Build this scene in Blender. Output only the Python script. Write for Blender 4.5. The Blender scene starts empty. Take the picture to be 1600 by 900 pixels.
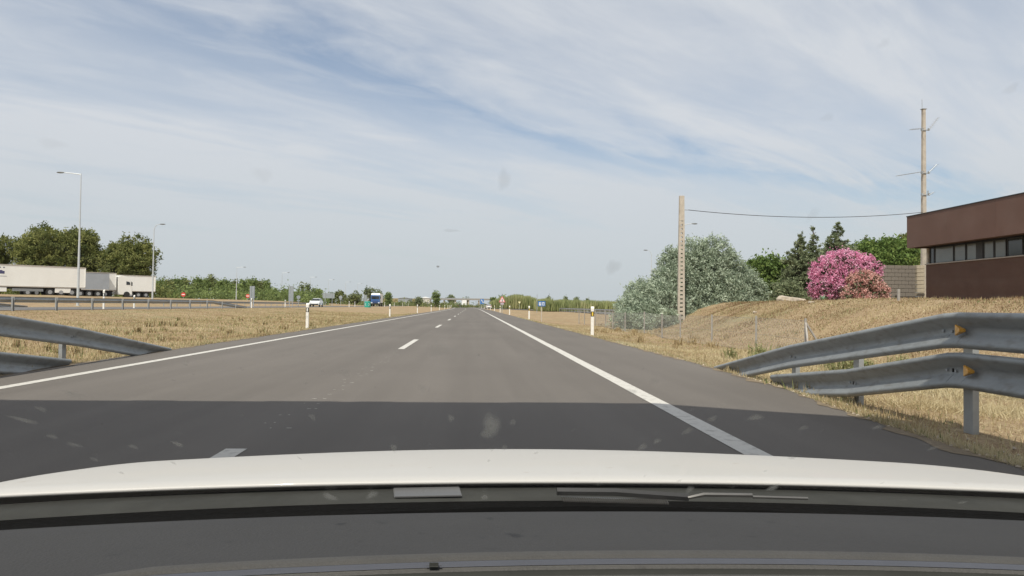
import bpy, math, random
import numpy as np
from mathutils import Vector, Matrix, Euler

SC = bpy.context.scene
COL = SC.collection
rnd = random.Random(7)
RAD = math.radians

# ------------------------------------------------------------------ camera
CAMZ, FPX = 1.05, 1150.0
YAW, PITCH, ROLL = RAD(3.04), RAD(1.40), RAD(0.70)
cam_d = bpy.data.cameras.new('camera')
cam = bpy.data.objects.new('camera', cam_d); COL.objects.link(cam)
cam_d.sensor_width = 36.0
cam_d.lens = 36.0 * FPX / 1600.0
cam_d.clip_start = 0.03; cam_d.clip_end = 20000
CR = (Matrix.Rotation(-YAW, 4, 'Z') @ Matrix.Rotation(math.pi/2 + PITCH, 4, 'X') @ Matrix.Rotation(ROLL, 4, 'Z'))
cam.matrix_world = Matrix.Translation((0, 0, CAMZ)) @ CR
SC.camera = cam

# ------------------------------------------------------------------ sky, sun, exposure
SUN_EL, SUN_FROM = RAD(56), RAD(180 + 20)      # compass-like: angle from +Y towards +X where the sun stands
sdir = Vector((math.sin(SUN_FROM)*math.cos(SUN_EL), math.cos(SUN_FROM)*math.cos(SUN_EL), math.sin(SUN_EL)))
W = bpy.data.worlds.new('World'); SC.world = W; W.use_nodes = True
wn, wl = W.node_tree.nodes, W.node_tree.links
wn.clear()
def N(nodes, typ, **kw):
    n = nodes.new(typ)
    for k, v in kw.items(): setattr(n, k, v)
    return n
def mth(nodes, links, op, a, b=None, c=None, clamp=False):
    n = nodes.new('ShaderNodeMath'); n.operation = op; n.use_clamp = clamp
    for i, v in enumerate((a, b, c)):
        if v is None: continue
        if isinstance(v, (int, float)): n.inputs[i].default_value = v
        else: links.new(v, n.inputs[i])
    return n.outputs[0]
sky = N(wn, 'ShaderNodeTexSky', sky_type='NISHITA')
sky.sun_disc = False; sky.sun_elevation = SUN_EL; sky.sun_rotation = SUN_FROM
sky.air_density = 1.0; sky.dust_density = 1.6; sky.ozone_density = 1.2
tc = N(wn, 'ShaderNodeTexCoord')
sep = N(wn, 'ShaderNodeSeparateXYZ'); wl.new(tc.outputs['Generated'], sep.inputs[0])
M_ = lambda op, a, b=None, c=None, clamp=False: mth(wn, wl, op, a, b, c, clamp)
zz = M_('ADD', M_('MAXIMUM', sep.outputs[2], 0.0), 0.10)
px_ = M_('DIVIDE', sep.outputs[0], zz); py_ = M_('DIVIDE', sep.outputs[1], zz)
cmb = N(wn, 'ShaderNodeCombineXYZ'); wl.new(px_, cmb.inputs[0]); wl.new(py_, cmb.inputs[1])
def cloud(rot, scale, stretch, detail, rough, lo, hi, loc=(0, 0, 0), dist=0.0):
    mp = N(wn, 'ShaderNodeMapping'); wl.new(cmb.outputs[0], mp.inputs[0])
    mp.inputs['Rotation'].default_value = (0, 0, RAD(rot)); mp.inputs['Location'].default_value = loc
    m2 = N(wn, 'ShaderNodeMapping'); wl.new(mp.outputs[0], m2.inputs[0])
    m2.inputs['Scale'].default_value = (1.0/stretch, 1, 1)
    nz = N(wn, 'ShaderNodeTexNoise'); wl.new(m2.outputs[0], nz.inputs[0])
    nz.inputs['Scale'].default_value = scale; nz.inputs['Detail'].default_value = detail
    nz.inputs['Roughness'].default_value = rough; nz.inputs['Distortion'].default_value = dist
    mr = N(wn, 'ShaderNodeMapRange', interpolation_type='SMOOTHSTEP'); wl.new(nz.outputs[0], mr.inputs[0])
    mr.inputs[1].default_value = lo; mr.inputs[2].default_value = hi
    return mr.outputs[0]
c1 = cloud(-42, 0.75, 4.2, 5, .56, .38, .58, (1.7, .4, 0), .5)
c2 = cloud(-38, 1.9, 4.5, 8, .62, .35, .70, (5.1, 2.2, 0), .7)
c3 = cloud(-35, 4.5, 2.2, 6, .6, .40, .75, (2.1, 7.7, 0), .6)
az = M_('ARCTAN2', sep.outputs[0], sep.outputs[1])
# a long gap between two cirrus sheets, sinking towards the right
gapc = M_('MULTIPLY_ADD', az, -.22, .262)
wob = M_('MULTIPLY_ADD', c2, .05, -.025)
gw = M_('MAXIMUM', M_('MULTIPLY_ADD', az, -.045, .040), .018)
q = M_('DIVIDE', M_('ADD', M_('SUBTRACT', sep.outputs[2], gapc), wob), gw)
gap = M_('EXPONENT', M_('MULTIPLY', M_('MULTIPLY', q, q), -1.0))
base = M_('ADD', M_('ADD', M_('MULTIPLY', c1, .30), M_('MULTIPLY', c2, .30)), M_('MULTIPLY_ADD', c3, .14, .49))
low = N(wn, 'ShaderNodeMapRange'); wl.new(sep.outputs[2], low.inputs[0])
low.inputs[1].default_value = .24; low.inputs[2].default_value = .02; low.inputs[3].default_value = 0; low.inputs[4].default_value = .42
dens = M_('MINIMUM', M_('SUBTRACT', M_('ADD', base, low.outputs[0]), M_('MULTIPLY', gap, M_('MULTIPLY_ADD', c3, -.20, .47))), .95)
dens = M_('MAXIMUM', dens, .05)
hz = N(wn, 'ShaderNodeMapRange'); wl.new(sep.outputs[2], hz.inputs[0])
hz.inputs[1].default_value = 0.0; hz.inputs[2].default_value = .22
ccol = N(wn, 'ShaderNodeMix', data_type='RGBA'); wl.new(hz.outputs[0], ccol.inputs[0])
ccol.inputs[6].default_value = (5.9, 6.4, 6.8, 1); ccol.inputs[7].default_value = (7.2, 7.45, 7.95, 1)
skyc = N(wn, 'ShaderNodeMix', data_type='RGBA', blend_type='MULTIPLY'); skyc.inputs[0].default_value = 1
wl.new(sky.outputs[0], skyc.inputs[6]); skyc.inputs[7].default_value = (1.30, 1.30, 1.30, 1)
mx = N(wn, 'ShaderNodeMix', data_type='RGBA')
wl.new(dens, mx.inputs[0]); wl.new(skyc.outputs[2], mx.inputs[6]); wl.new(ccol.outputs[2], mx.inputs[7])
bg = N(wn, 'ShaderNodeBackground'); bg.inputs[1].default_value = 0.10
wl.new(mx.outputs[2], bg.inputs[0])
wo = N(wn, 'ShaderNodeOutputWorld'); wl.new(bg.outputs[0], wo.inputs[0])

sun_d = bpy.data.lights.new('sun', 'SUN'); sun_d.energy = 4.5; sun_d.angle = RAD(0.5); sun_d.color = (1.0, .94, .84)
sun = bpy.data.objects.new('sun', sun_d); COL.objects.link(sun)
sun.rotation_euler = sdir.to_track_quat('Z', 'Y').to_euler(); sun.location = (0, 0, 50)
SC.view_settings.view_transform = 'Standard'; SC.view_settings.look = 'None'
SC.view_settings.gamma = 1; SC.view_settings.exposure = 0.0; SC.view_settings.use_curve_mapping = False
SC.cycles.transparent_max_bounces = 16

# ------------------------------------------------------------------ helpers
_M = {}
def ramp_node(nt, stops):
    r = nt.nodes.new('ShaderNodeValToRGB')
    e = r.color_ramp.elements
    while len(e) < len(stops): e.new(0.5)
    for k, (p, c) in enumerate(stops):
        e[k].position = p; e[k].color = (*c, 1)
    return r
def mat(name, col, rough=.7, var=.12, scale=8, bump=0.0, bscale=40, metal=0, spec=.5, coat=0, stops=None, attr=None,
        transl=0, dirt=None, stretch=None, detail=5):
    """procedural material: base colour varied by noise (or a ramp over noise / a per-face attribute)"""
    m = bpy.data.materials.new(name); m.use_nodes = True
    nt = m.node_tree; b = nt.nodes['Principled BSDF']; L = nt.links
    b.inputs['Roughness'].default_value = rough; b.inputs['Metallic'].default_value = metal
    b.inputs['Specular IOR Level'].default_value = spec; b.inputs['Coat Weight'].default_value = coat
    b.inputs['Coat Roughness'].default_value = .05
    t = nt.nodes.new('ShaderNodeTexCoord'); src = t.outputs['Object']
    if stretch:
        mp = nt.nodes.new('ShaderNodeMapping'); mp.inputs['Scale'].default_value = stretch; L.new(src, mp.inputs[0]); src = mp.outputs[0]
    nz = nt.nodes.new('ShaderNodeTexNoise'); L.new(src, nz.inputs[0])
    nz.inputs['Scale'].default_value = scale; nz.inputs['Detail'].default_value = detail; nz.inputs['Roughness'].default_value = .6
    if attr:
        a = nt.nodes.new('ShaderNodeAttribute'); a.attribute_name = attr
        r = ramp_node(nt, stops); L.new(a.outputs['Fac'], r.inputs[0]); out = r.outputs[0]
    elif stops:
        r = ramp_node(nt, stops); L.new(nz.outputs[0], r.inputs[0]); out = r.outputs[0]
    else:
        mr = nt.nodes.new('ShaderNodeMapRange'); L.new(nz.outputs[0], mr.inputs[0])
        mr.inputs[1].default_value = .3; mr.inputs[2].default_value = .7
        mr.inputs[3].default_value = 1 - var; mr.inputs[4].default_value = 1 + var
        mm = nt.nodes.new('ShaderNodeMix'); mm.data_type = 'RGBA'; mm.blend_type = 'MULTIPLY'; mm.inputs[0].default_value = 1
        mm.inputs[6].default_value = (*col, 1); L.new(mr.outputs[0], mm.inputs[7]); out = mm.outputs[2]
    if dirt:   # (colour, scale, lo, hi, amount)
        n2 = nt.nodes.new('ShaderNodeTexNoise'); L.new(src, n2.inputs[0]); n2.inputs['Scale'].default_value = dirt[1]
        n2.inputs['Detail'].default_value = 8
        m3 = nt.nodes.new('ShaderNodeMapRange'); L.new(n2.outputs[0], m3.inputs[0])
        m3.inputs[1].default_value = dirt[2]; m3.inputs[2].default_value = dirt[3]; m3.inputs[4].default_value = dirt[4]
        m4 = nt.nodes.new('ShaderNodeMix'); m4.data_type = 'RGBA'; L.new(m3.outputs[0], m4.inputs[0])
        L.new(out, m4.inputs[6]); m4.inputs[7].default_value = (*dirt[0], 1); out = m4.outputs[2]
    L.new(out, b.inputs['Base Color'])
    if bump:
        n3 = nt.nodes.new('ShaderNodeTexNoise'); L.new(t.outputs['Object'], n3.inputs[0])
        n3.inputs['Scale'].default_value = bscale; n3.inputs['Detail'].default_value = 6
        bp = nt.nodes.new('ShaderNodeBump'); bp.inputs['Strength'].default_value = bump; bp.inputs['Distance'].default_value = .02
        L.new(n3.outputs[0], bp.inputs['Height']); L.new(bp.outputs[0], b.inputs['Normal'])
    if transl:
        tr = nt.nodes.new('ShaderNodeBsdfTranslucent'); L.new(out, tr.inputs[0])
        ms = nt.nodes.new('ShaderNodeMixShader'); ms.inputs[0].default_value = transl
        L.new(b.outputs[0], ms.inputs[1]); L.new(tr.outputs[0], ms.inputs[2])
        L.new(ms.outputs[0], nt.nodes['Material Output'].inputs[0])
    return m

def tag(o, label=None, cat=None, group=None, kind=None):
    if label: o['label'] = label
    if cat: o['category'] = cat
    if group: o['group'] = group
    if kind: o['kind'] = kind
    return o
def empty(name, loc=(0, 0, 0), rz=0, label=None, cat=None, group=None):
    o = bpy.data.objects.new(name, None); COL.objects.link(o); o.location = loc; o.rotation_euler = (0, 0, rz)
    o.empty_display_size = .2
    return tag(o, label, cat, group)
def copy_tree(o, parent=None):
    c = o.copy(); COL.objects.link(c); c.parent = parent
    if parent is None: pass
    for ch in o.children: copy_tree(ch, c)
    return c
def unit(v):
    v = Vector(v); return v.normalized()
class MB:
    def __init__(s): s.v = []; s.f = []
    def add(s, vs, fs):
        n = len(s.v); s.v += [tuple(p) for p in vs]; s.f += [tuple(i + n for i in f) for f in fs]; return s
    def box(s, c, d, rz=0, rx=0, ry=0):
        hx, hy, hz_ = d[0]/2, d[1]/2, d[2]/2
        R = Euler((rx, ry, rz)).to_matrix(); c = Vector(c)
        vs = [R @ Vector((x*hx, y*hy, z*hz_)) + c for z in (-1, 1) for y in (-1, 1) for x in (-1, 1)]
        return s.add(vs, [(0, 2, 3, 1), (4, 5, 7, 6), (0, 1, 5, 4), (2, 6, 7, 3), (0, 4, 6, 2), (1, 3, 7, 5)])
    def tube(s, pts, rad, n=8, caps=True):
        pts = [Vector(p) for p in pts]
        if isinstance(rad, (int, float)): rad = [rad]*len(pts)
        base = len(s.v); prev = None
        for i, p in enumerate(pts):
            t = (pts[min(i+1, len(pts)-1)] - pts[max(i-1, 0)]).normalized()
            if prev is None:
                a = t.orthogonal().normalized()
            else:
                a = (prev - t*prev.dot(t)).normalized()
            prev = a; b = t.cross(a)
            for k in range(n):
                an = 2*math.pi*k/n
                s.v.append(tuple(p + (a*math.cos(an) + b*math.sin(an))*rad[i]))
        for i in range(len(pts)-1):
            for k in range(n):
                k2 = (k+1) % n
                s.f.append((base+i*n+k, base+i*n+k2, base+(i+1)*n+k2, base+(i+1)*n+k))
        if caps:
            s.f.append(tuple(base+k for k in range(n))[::-1])
            s.f.append(tuple(base+(len(pts)-1)*n+k for k in range(n)))
        return s
    def loft(s, rings, close=True, caps=True):
        n = len(rings[0]); base = len(s.v)
        for r in rings: s.v += [tuple(p) for p in r]
        for i in range(len(rings)-1):
            for k in range(n if close else n-1):
                k2 = (k+1) % n
                s.f.append((base+i*n+k, base+i*n+k2, base+(i+1)*n+k2, base+(i+1)*n+k))
        if caps and close:
            s.f.append(tuple(base+k for k in range(n))[::-1]); s.f.append(tuple(base+(len(rings)-1)*n+k for k in range(n)))
        return s
    def prism(s, poly, axis, a, b):
        """poly: 2-D outline; axis: 'x','y','z' is the extrusion direction"""
        def P(u, v, w): return {'x': (w, u, v), 'y': (u, w, v), 'z': (u, v, w)}[axis]
        return s.loft([[P(u, v, a) for u, v in poly], [P(u, v, b) for u, v in poly]])
    def build(s, name, m, parent=None, smooth=False, bevel=0, loc=None):
        me = bpy.data.meshes.new(name); me.from_pydata(s.v, [], s.f); me.update()
        import bmesh
        bm = bmesh.new(); bm.from_mesh(me)
        bmesh.ops.recalc_face_normals(bm, faces=bm.faces)
        if bevel:
            bmesh.ops.bevel(bm, geom=[e for e in bm.edges if len(e.link_faces) == 2 and e.calc_face_angle(0) > .5], offset=bevel, segments=2, affect='EDGES', clamp_overlap=True)
        bm.to_mesh(me); bm.free()
        me.materials.append(m)
        if smooth:
            me.polygons.foreach_set('use_smooth', [True]*len(me.polygons))
            if smooth != 'all':
                me.set_sharp_from_angle(angle=RAD(40))
        o = bpy.data.objects.new(name, me); COL.objects.link(o); o.parent = parent
        if loc: o.location = loc
        return o
def arr_mesh(name, V, n_per, m, parent=None, tone=None, smooth=False):
    """many separate n-gons (n_per = 3 or 4) from an (N*n_per,3) array, with a tone per face"""
    nf = len(V)//n_per
    me = bpy.data.meshes.new(name)
    me.vertices.add(len(V)); me.vertices.foreach_set('co', np.ascontiguousarray(V, dtype=np.float32).ravel())
    me.loops.add(len(V)); me.loops.foreach_set('vertex_index', np.arange(len(V), dtype=np.int32))
    me.polygons.add(nf)
    me.polygons.foreach_set('loop_start', np.arange(0, nf*n_per, n_per, dtype=np.int32))
    me.polygons.foreach_set('loop_total', np.full(nf, n_per, dtype=np.int32))
    if tone is not None:
        a = me.attributes.new('tone', 'FLOAT', 'FACE'); a.data.foreach_set('value', tone.astype(np.float32))
    me.update(calc_edges=True); me.materials.append(m)
    o = bpy.data.objects.new(name, me); COL.objects.link(o); o.parent = parent
    return o

# ray from the camera through a pixel of the 1600 x 900 photograph: used only to survey where things stand
CR3 = CR.to_3x3()
def ray(px, py): return CR3 @ Vector(((px-800)/FPX, -(py-450)/FPX, -1))
def AT(px, py, Y):
    d = ray(px, py); t = Y/d.y
    return d.x*t, CAMZ + d.z*t
def XA(px, Y, py=478): return AT(px, py, Y)[0]

# ------------------------------------------------------------------ terrain
def curve(y):
    y = np.asarray(y, dtype=float)
    q = np.clip(y-150, 0, 350)
    return -7.8e-5*q*q - .0546*np.clip(y-500, 0, None)
def sst(a, b, x):
    t = np.clip((x-a)/(b-a), 0, 1); return t*t*(3-2*t)
def pn(x, y, s, seed=0):
    """cheap smooth pseudo noise in about -1..1"""
    x = np.asarray(x)*s; y = np.asarray(y)*s
    return (np.sin(x*1.7+1.3+seed)*np.cos(y*1.3-.7+seed*2) + np.sin(x*.9-y*1.9+2.1*seed)*.7 + np.cos(x*3.1+y*2.7+seed)*.35)/2.05
def G(x, y):
    x = np.asarray(x, dtype=float); y = np.asarray(y, dtype=float)
    u = x - curve(y)
    l = -.16*sst(-6.7, -9, u) * (1-sst(-11, -16, u)) if False else 0
    left = -.12*sst(6.7, 8.6, -u)*(1-sst(9.5, 14, -u)) + .47*sst(14, 23.4, -u) + 1.25*sst(38, 56, -u)*(1-sst(200, 400, y))
    x0 = 7.6 + 2.2*sst(24, 40, y)
    mound = 1.5*sst(0, 1, (u-x0)/(6.2-1.4*sst(20, 40, y)))*(1-sst(43, 58, y)) 
    mound = mound + .12*sst(16, 26, u)*(1-sst(43, 58, y))
    right = -.10*sst(4.4, 6.0, u) + mound
    off = sst(6.8, 9, -u) + sst(4.6, 7, u)
    bumps = (.035*pn(x, y, .9, 1) + .05*pn(x, y, .33, 3)) * off*(1-.9*sst(15, 19, -u)*(1-sst(38, 44, -u)))
    h = left + right + bumps
    return h
def g(x, y): return float(G(x, y))

def redge(y):
    return np.interp(y, [-50, 0, 5, 7, 9.6, 13, 30], [3.7, 3.68, 3.74, 3.86, 4.18, 4.30, 4.27])
us = np.concatenate([[-3500, -1500, -700, -350, -200, -120, -90], np.arange(-75, -36, 3), np.arange(-36, -24, 2), np.arange(-24, -7, .7),
                     [-6.95, -6.66, -6.6, -6.4], [-3, 0, 3], np.arange(3.5, 4.45, .08), [4.6], np.arange(5, 30, .5), np.arange(30, 60, 3), [75, 100, 160, 300, 600, 1500, 3500]])
ys = np.concatenate([[-400, -150, -60, -30, -15], np.arange(-8, 60, .6), np.arange(60, 120, 2), np.arange(120, 500, 10), [560, 650, 800, 1100, 1700, 3000, 6000]])
def in_road(u): return (u > -6.63) & (u < 4.25)
def grid_sheet(name, us, ys, zf, m, xf=None):
    U, Y = np.meshgrid(us, ys); X = U + curve(Y)
    Z = zf(X, Y, U)
    nx, ny = len(us), len(ys)
    V = np.stack([X, Y, Z], -1).reshape(-1, 3)
    idx = np.arange(nx*ny).reshape(ny, nx)
    F = np.stack([idx[:-1, :-1], idx[:-1, 1:], idx[1:, 1:], idx[1:, :-1]], -1).reshape(-1, 4)
    me = bpy.data.meshes.new(name); me.from_pydata(V.tolist(), [], F.tolist()); me.materials.append(m)
    me.polygons.foreach_set('use_smooth', [True]*len(me.polygons))
    o = bpy.data.objects.new(name, me); COL.objects.link(o)
    return tag(o, kind='structure')

# ---- ground material: dry straw, soil, a little green
def ground_mat():
    m = bpy.data.materials.new('dry_ground'); m.use_nodes = True
    nt = m.node_tree; b = nt.nodes['Principled BSDF']; L = nt.links; b.inputs['Roughness'].default_value = .95
    b.inputs['Specular IOR Level'].default_value = .1
    t = nt.nodes.new('ShaderNodeTexCoord')
    def nz(s, d, st=(1, 1, 1)):
        mp = nt.nodes.new('ShaderNodeMapping'); mp.inputs['Scale'].default_value = st; L.new(t.outputs['Object'], mp.inputs[0])
        n = nt.nodes.new('ShaderNodeTexNoise'); n.inputs['Scale'].default_value = s; n.inputs['Detail'].default_value = d
        n.inputs['Roughness'].default_value = .65; L.new(mp.outputs[0], n.inputs[0]); return n.outputs[0]
    fine = ramp_node(nt, [(.30, (.13, .095, .06)), (.43, (.25, .19, .115)), (.54, (.37, .295, .185)), (.70, (.54, .455, .30))]); L.new(nz(9, 9), fine.inputs[0])
    big = ramp_node(nt, [(.36, (.25, .145, .08)), (.46, (.36, .26, .15)), (.53, (.27, .17, .095)), (.64, (.24, .225, .115))]); L.new(nz(.30, 7, (1, .5, 1)), big.inputs[0])
    mx = nt.nodes.new('ShaderNodeMix'); mx.data_type = 'RGBA'; mx.inputs[0].default_value = .5
    L.new(fine.outputs[0], mx.inputs[6]); L.new(big.outputs[0], mx.inputs[7])
    L.new(mx.outputs[2], b.inputs['Base Color'])
    bp = nt.nodes.new('ShaderNodeBump'); bp.inputs['Strength'].default_value = .8; bp.inputs['Distance'].default_value = .05
    L.new(nz(14, 8), bp.inputs['Height']); L.new(bp.outputs[0], b.inputs['Normal'])
    return m
M_ground = ground_mat()
grid_sheet('ground', us, ys, lambda X, Y, U: np.where((U > -6.63) & (U < redge(Y)-.05), -.08, G(X, Y)-.008*(U < 4.5)*(U > 0)), M_ground)

def asphalt_mat(name, base, seed=0):
    m = bpy.data.materials.new(name); m.use_nodes = True
    nt = m.node_tree; b = nt.nodes['Principled BSDF']; L = nt.links; b.inputs['Roughness'].default_value = .85
    b.inputs['Specular IOR Level'].default_value = .25
    t = nt.nodes.new('ShaderNodeTexCoord')
    def nz(s, d, st=(1, 1, 1), r=.6):
        mp = nt.nodes.new('ShaderNodeMapping'); mp.inputs['Scale'].default_value = st; mp.inputs['Location'].default_value = (seed, 0, 0)
        L.new(t.outputs['Object'], mp.inputs[0])
        n = nt.nodes.new('ShaderNodeTexNoise'); n.inputs['Scale'].default_value = s; n.inputs['Detail'].default_value = d
        n.inputs['Roughness'].default_value = r; L.new(mp.outputs[0], n.inputs[0]); return n.outputs[0]
    def rng(x, a, c_, lo, hi):
        q = nt.nodes.new('ShaderNodeMapRange'); L.new(x, q.inputs[0])
        q.inputs[1].default_value = a; q.inputs[2].default_value = c_; q.inputs[3].default_value = lo; q.inputs[4].default_value = hi; return q.outputs[0]
    a = rng(nz(90, 3), .3, .7, .86, 1.14)              # aggregate
    c_ = rng(nz(1.3, 5, (1, .03, 1)), .3, .7, .89, 1.11)  # long wheel-track bands
    d = rng(nz(.30, 5, (1, .6, 1)), .3, .7, .92, 1.08)
    v = mth(nt.nodes, L, 'MULTIPLY', mth(nt.nodes, L, 'MULTIPLY', a, c_), d)
    mm = nt.nodes.new('ShaderNodeMix'); mm.data_type = 'RGBA'; mm.blend_type = 'MULTIPLY'; mm.inputs[0].default_value = 1
    mm.inputs[6].default_value = (*base, 1); L.new(v, mm.inputs[7]); L.new(mm.outputs[2], b.inputs['Base Color'])
    bp = nt.nodes.new('ShaderNodeBump'); bp.inputs['Strength'].default_value = .35; bp.inputs['Distance'].default_value = .006
    L.new(nz(160, 3), bp.inputs['Height']); L.new(bp.outputs[0], b.inputs['Normal'])
    return m
M_asph = asphalt_mat('asphalt', (.141, .127, .112))
M_asph2 = asphalt_mat('asphalt_side', (.14, .135, .13), 5)
M_paint = mat('road_paint', (.56, .54, .49), .7, .06, 30, dirt=((.24, .22, .2), 11, .52, .70, .6))
# our carriageway: a slab with slightly ragged edges
ry = np.concatenate([np.arange(-60, 60, .35), np.arange(60, 200, 3), np.arange(200, 700, 12), [1000, 2000, 4000]])
def road_strip(name, u0, u1, ys, z, m, ragged=0, centre=None):
    vs, fs = [], []
    for i, y in enumerate(ys):
        c = float(curve(y)) + (centre(y) if centre else 0)
        r0 = ragged*(rnd.random()-.5) if y < 60 else 0; r1 = ragged*(rnd.random()-.5) if y < 60 else 0
        zz_ = z(c+(u0+u1)/2, y) if callable(z) else z
        if name == 'road': u1 = float(redge(y))
        vs += [(c+u0+r0, y, zz_-.07), (c+u0+r0, y, zz_), (c+u1+r1, y, zz_), (c+u1+r1, y, zz_-.07)]
    for i in range(len(ys)-1):
        for k in range(3):
            a = i*4+k; fs.append((a, a+1, a+5, a+4))
    me = bpy.data.meshes.new(name); me.from_pydata(vs, [], fs); me.materials.append(m)
    o = bpy.data.objects.new(name, me); COL.objects.link(o); return tag(o, kind='structure')
road = road_strip('road', -6.64, 4.27, ry, 0.0, M_asph, .07)
opp_road = road_strip('opposite_carriageway', -34.6, -25.0, ry, lambda x, y: .50, M_asph2)
def ramp_c(y):
    return float(np.interp(y, [-200, 150, 190, 230, 270, 310, 420, 520], [24, 24, 21, 15, 9, 6.3, 6.0, 2]))
slip = road_strip('slip_road', -3.2, 3.2, np.array([62, 80, 100, 130, 150, 170, 190, 210, 230, 250, 270, 290, 310, 350, 400, 450, 500]), lambda x, y: .03 if y < 300 else .0-.004, M_asph2, 0, ramp_c)
# paint
def stripe(u, w, a, b, mb, z=.004, step=2.0):
    n = max(1, int((b-a)/step)); yy = np.linspace(a, b, n+1)
    vs, fs = [], []
    for y in yy:
        c = float(curve(y)); e = (rnd.random()-.5)*.008
        vs += [(c+u-w/2+e, y, z), (c+u+w/2+e, y, z)]
    for i in range(n): fs.append((2*i, 2*i+1, 2*i+3, 2*i+2))
    mb.add(vs, fs)
ml = MB(); stripe(2.06, .19, -30, 200, ml, step=1.5); stripe(2.06, .19, 200, 900, ml, step=20)
tag(ml.build('edge_line', M_paint), kind='structure')
ml = MB(); stripe(-5.60, .17, -30, 200, ml, step=1.5); stripe(-5.60, .17, 200, 900, ml, step=20)
tag(ml.build('edge_line', M_paint), kind='structure')
far_end = 22.4
for n in range(-2, 26):
    b_ = far_end + 17.0*n; md = MB(); stripe(-1.68, .15, b_-4.9, b_, md, step=2.5)
    tag(md.build('lane_dash', M_paint), kind='structure')
# worn scraps of an old marking beside the lane line
md = MB()
for k in range(26):
    y = 6.2 + k*.42 + rnd.uniform(-.1, .1); x = -1.66 + rnd.uniform(-.10, .08)
    for q in range(rnd.choice((1, 2, 2, 3))):
        xx = x + rnd.uniform(-.09, .09); w = rnd.uniform(.012, .05); yy_ = y + rnd.uniform(-.02, .02)
        md.add([(xx, yy_, .0035), (xx+w, yy_+rnd.uniform(-.004, .004), .0035), (xx+w*.9, yy_+.014, .0035), (xx+.1*w, yy_+.016, .0035)], [(0, 1, 2, 3)])
tag(md.build('paint_scraps', M_paint), kind='stuff', label='worn scraps of old white paint along the lane line', cat='paint scraps')
# opposite side markings
ml = MB()
for u in (-33.4, -26.1): stripe(u, .17, 20, 700, ml, z=.505, step=12)
tag(ml.build('opposite_edge_lines', M_paint), kind='structure')
# service yard where the trailers stand
M_yard = mat('yard_gravel', (.30, .25, .18), .95, .18, 2.5, .5, 30)
yb = MB(); 
for j, y in enumerate((70, 90, 110, 130, 150, 175)):
    yb.v += [(x, y, g(x, y)+.02) for x in (-110, -80, -57)]
for j in range(5):
    for i in range(2): a = j*3+i; yb.f.append((a, a+1, a+4, a+3))
tag(yb.build('lorry_yard', M_yard), kind='structure')

# ------------------------------------------------------------------ dry grass (stuff)
M_straw = mat('straw', (0, 0, 0), .9, attr='tone', spec=.15, transl=.25,
              stops=[(0, (.21, .135, .075)), (.25, (.35, .26, .145)), (.55, (.49, .405, .235)), (.78, (.64, .56, .37)), (.9, (.30, .30, .13)), (1, (.14, .19, .07))])
RG = np.random.default_rng(11)
def blades(name, X, Y, hlo, hhi, w, label, lie=.5, green=.08, tilt=.6, tone_shift=0.0):
    n = len(X); Z = G(X, Y)
    h = RG.uniform(hlo, hhi, n)*(.75+.4*pn(X, Y, .8, 5))*(1-.55*sst(15, 19, -X))
    a = RG.uniform(0, 2*np.pi, n); b = RG.uniform(0, 2*np.pi, n)
    lean = np.where(RG.random(n) < lie, RG.uniform(1.0, 1.5, n), RG.uniform(0, tilt, n))
    top = np.stack([np.cos(a)*np.sin(lean)*h, np.sin(a)*np.sin(lean)*h, np.cos(lean)*h + .01], -1)
    P = np.stack([X, Y, Z-.01], -1); D = np.stack([np.cos(b), np.sin(b), np.zeros(n)], -1)
    ww = (w*RG.uniform(.6, 1.3, n))[:, None] if np.ndim(w) == 0 else (w*RG.uniform(.6, 1.3, n))[:, None]
    V = np.stack([P - D*ww/2, P + D*ww/2, P + top], 1).reshape(-1, 3)
    patch = pn(X, Y, .28, 9)
    tone = np.clip(.48 + tone_shift + .11*RG.standard_normal(n) + .20*pn(X, Y, .6, 2) + .17*pn(X, Y, .19, 7), .0, .80)
    gr = (RG.random(n) < green + .30*np.clip(patch-.35, 0, 1)); tone[gr] = RG.uniform(.86, 1, gr.sum())
    o = arr_mesh(name, V, 3, M_straw, tone=tone)
    return tag(o, label, 'grass', kind='stuff')
def scatter(n, u0, u1, y0, y1, power=2.0):
    """more blades near the camera"""
    t = RG.random(n); y = y0*(y1/y0)**(t) if power > 0 else RG.uniform(y0, y1, n)
    x = RG.uniform(u0, u1, n); return x + curve(y), y
X, Y = scatter(160000, 3.75, 13, 4.0, 45)
keep = (X < Y*1.05) & (X > redge(Y)+.04+.05*pn(X, Y, 3.0, 1)) ; X, Y = X[keep], Y[keep]; mk = pn(X, Y, 1.1, 3)+.6*pn(X, Y, 3.1, 8)+.45*RG.standard_normal(len(X)) > -.25
blades('dry_grass', X[mk], Y[mk], .03, .10, .006+.0009*Y[mk], 'dry straw coloured grass covering the foot of the bank behind the right guardrail', lie=.55, green=.06)
X, Y = scatter(120000, 8, 30, 9, 50); keep = (X < Y*.95) & (pn(X, Y, .9, 6)+.6*pn(X, Y, 2.3, 2)+.5*RG.standard_normal(len(X)) > -.1); X, Y = X[keep], Y[keep]
blades('dry_grass', X, Y, .02, .085, .008+.0010*Y, 'short brown and straw coloured grass on the mound below the brown building', lie=.7, green=.08, tone_shift=-.30)
X, Y = scatter(150000, -23, -6.75, 7.5, 90)
blades('dry_grass', X, Y, .04, .13, .006+.0010*Y, 'golden dry grass filling the wide median on the left', lie=.25, green=.16)
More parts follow.
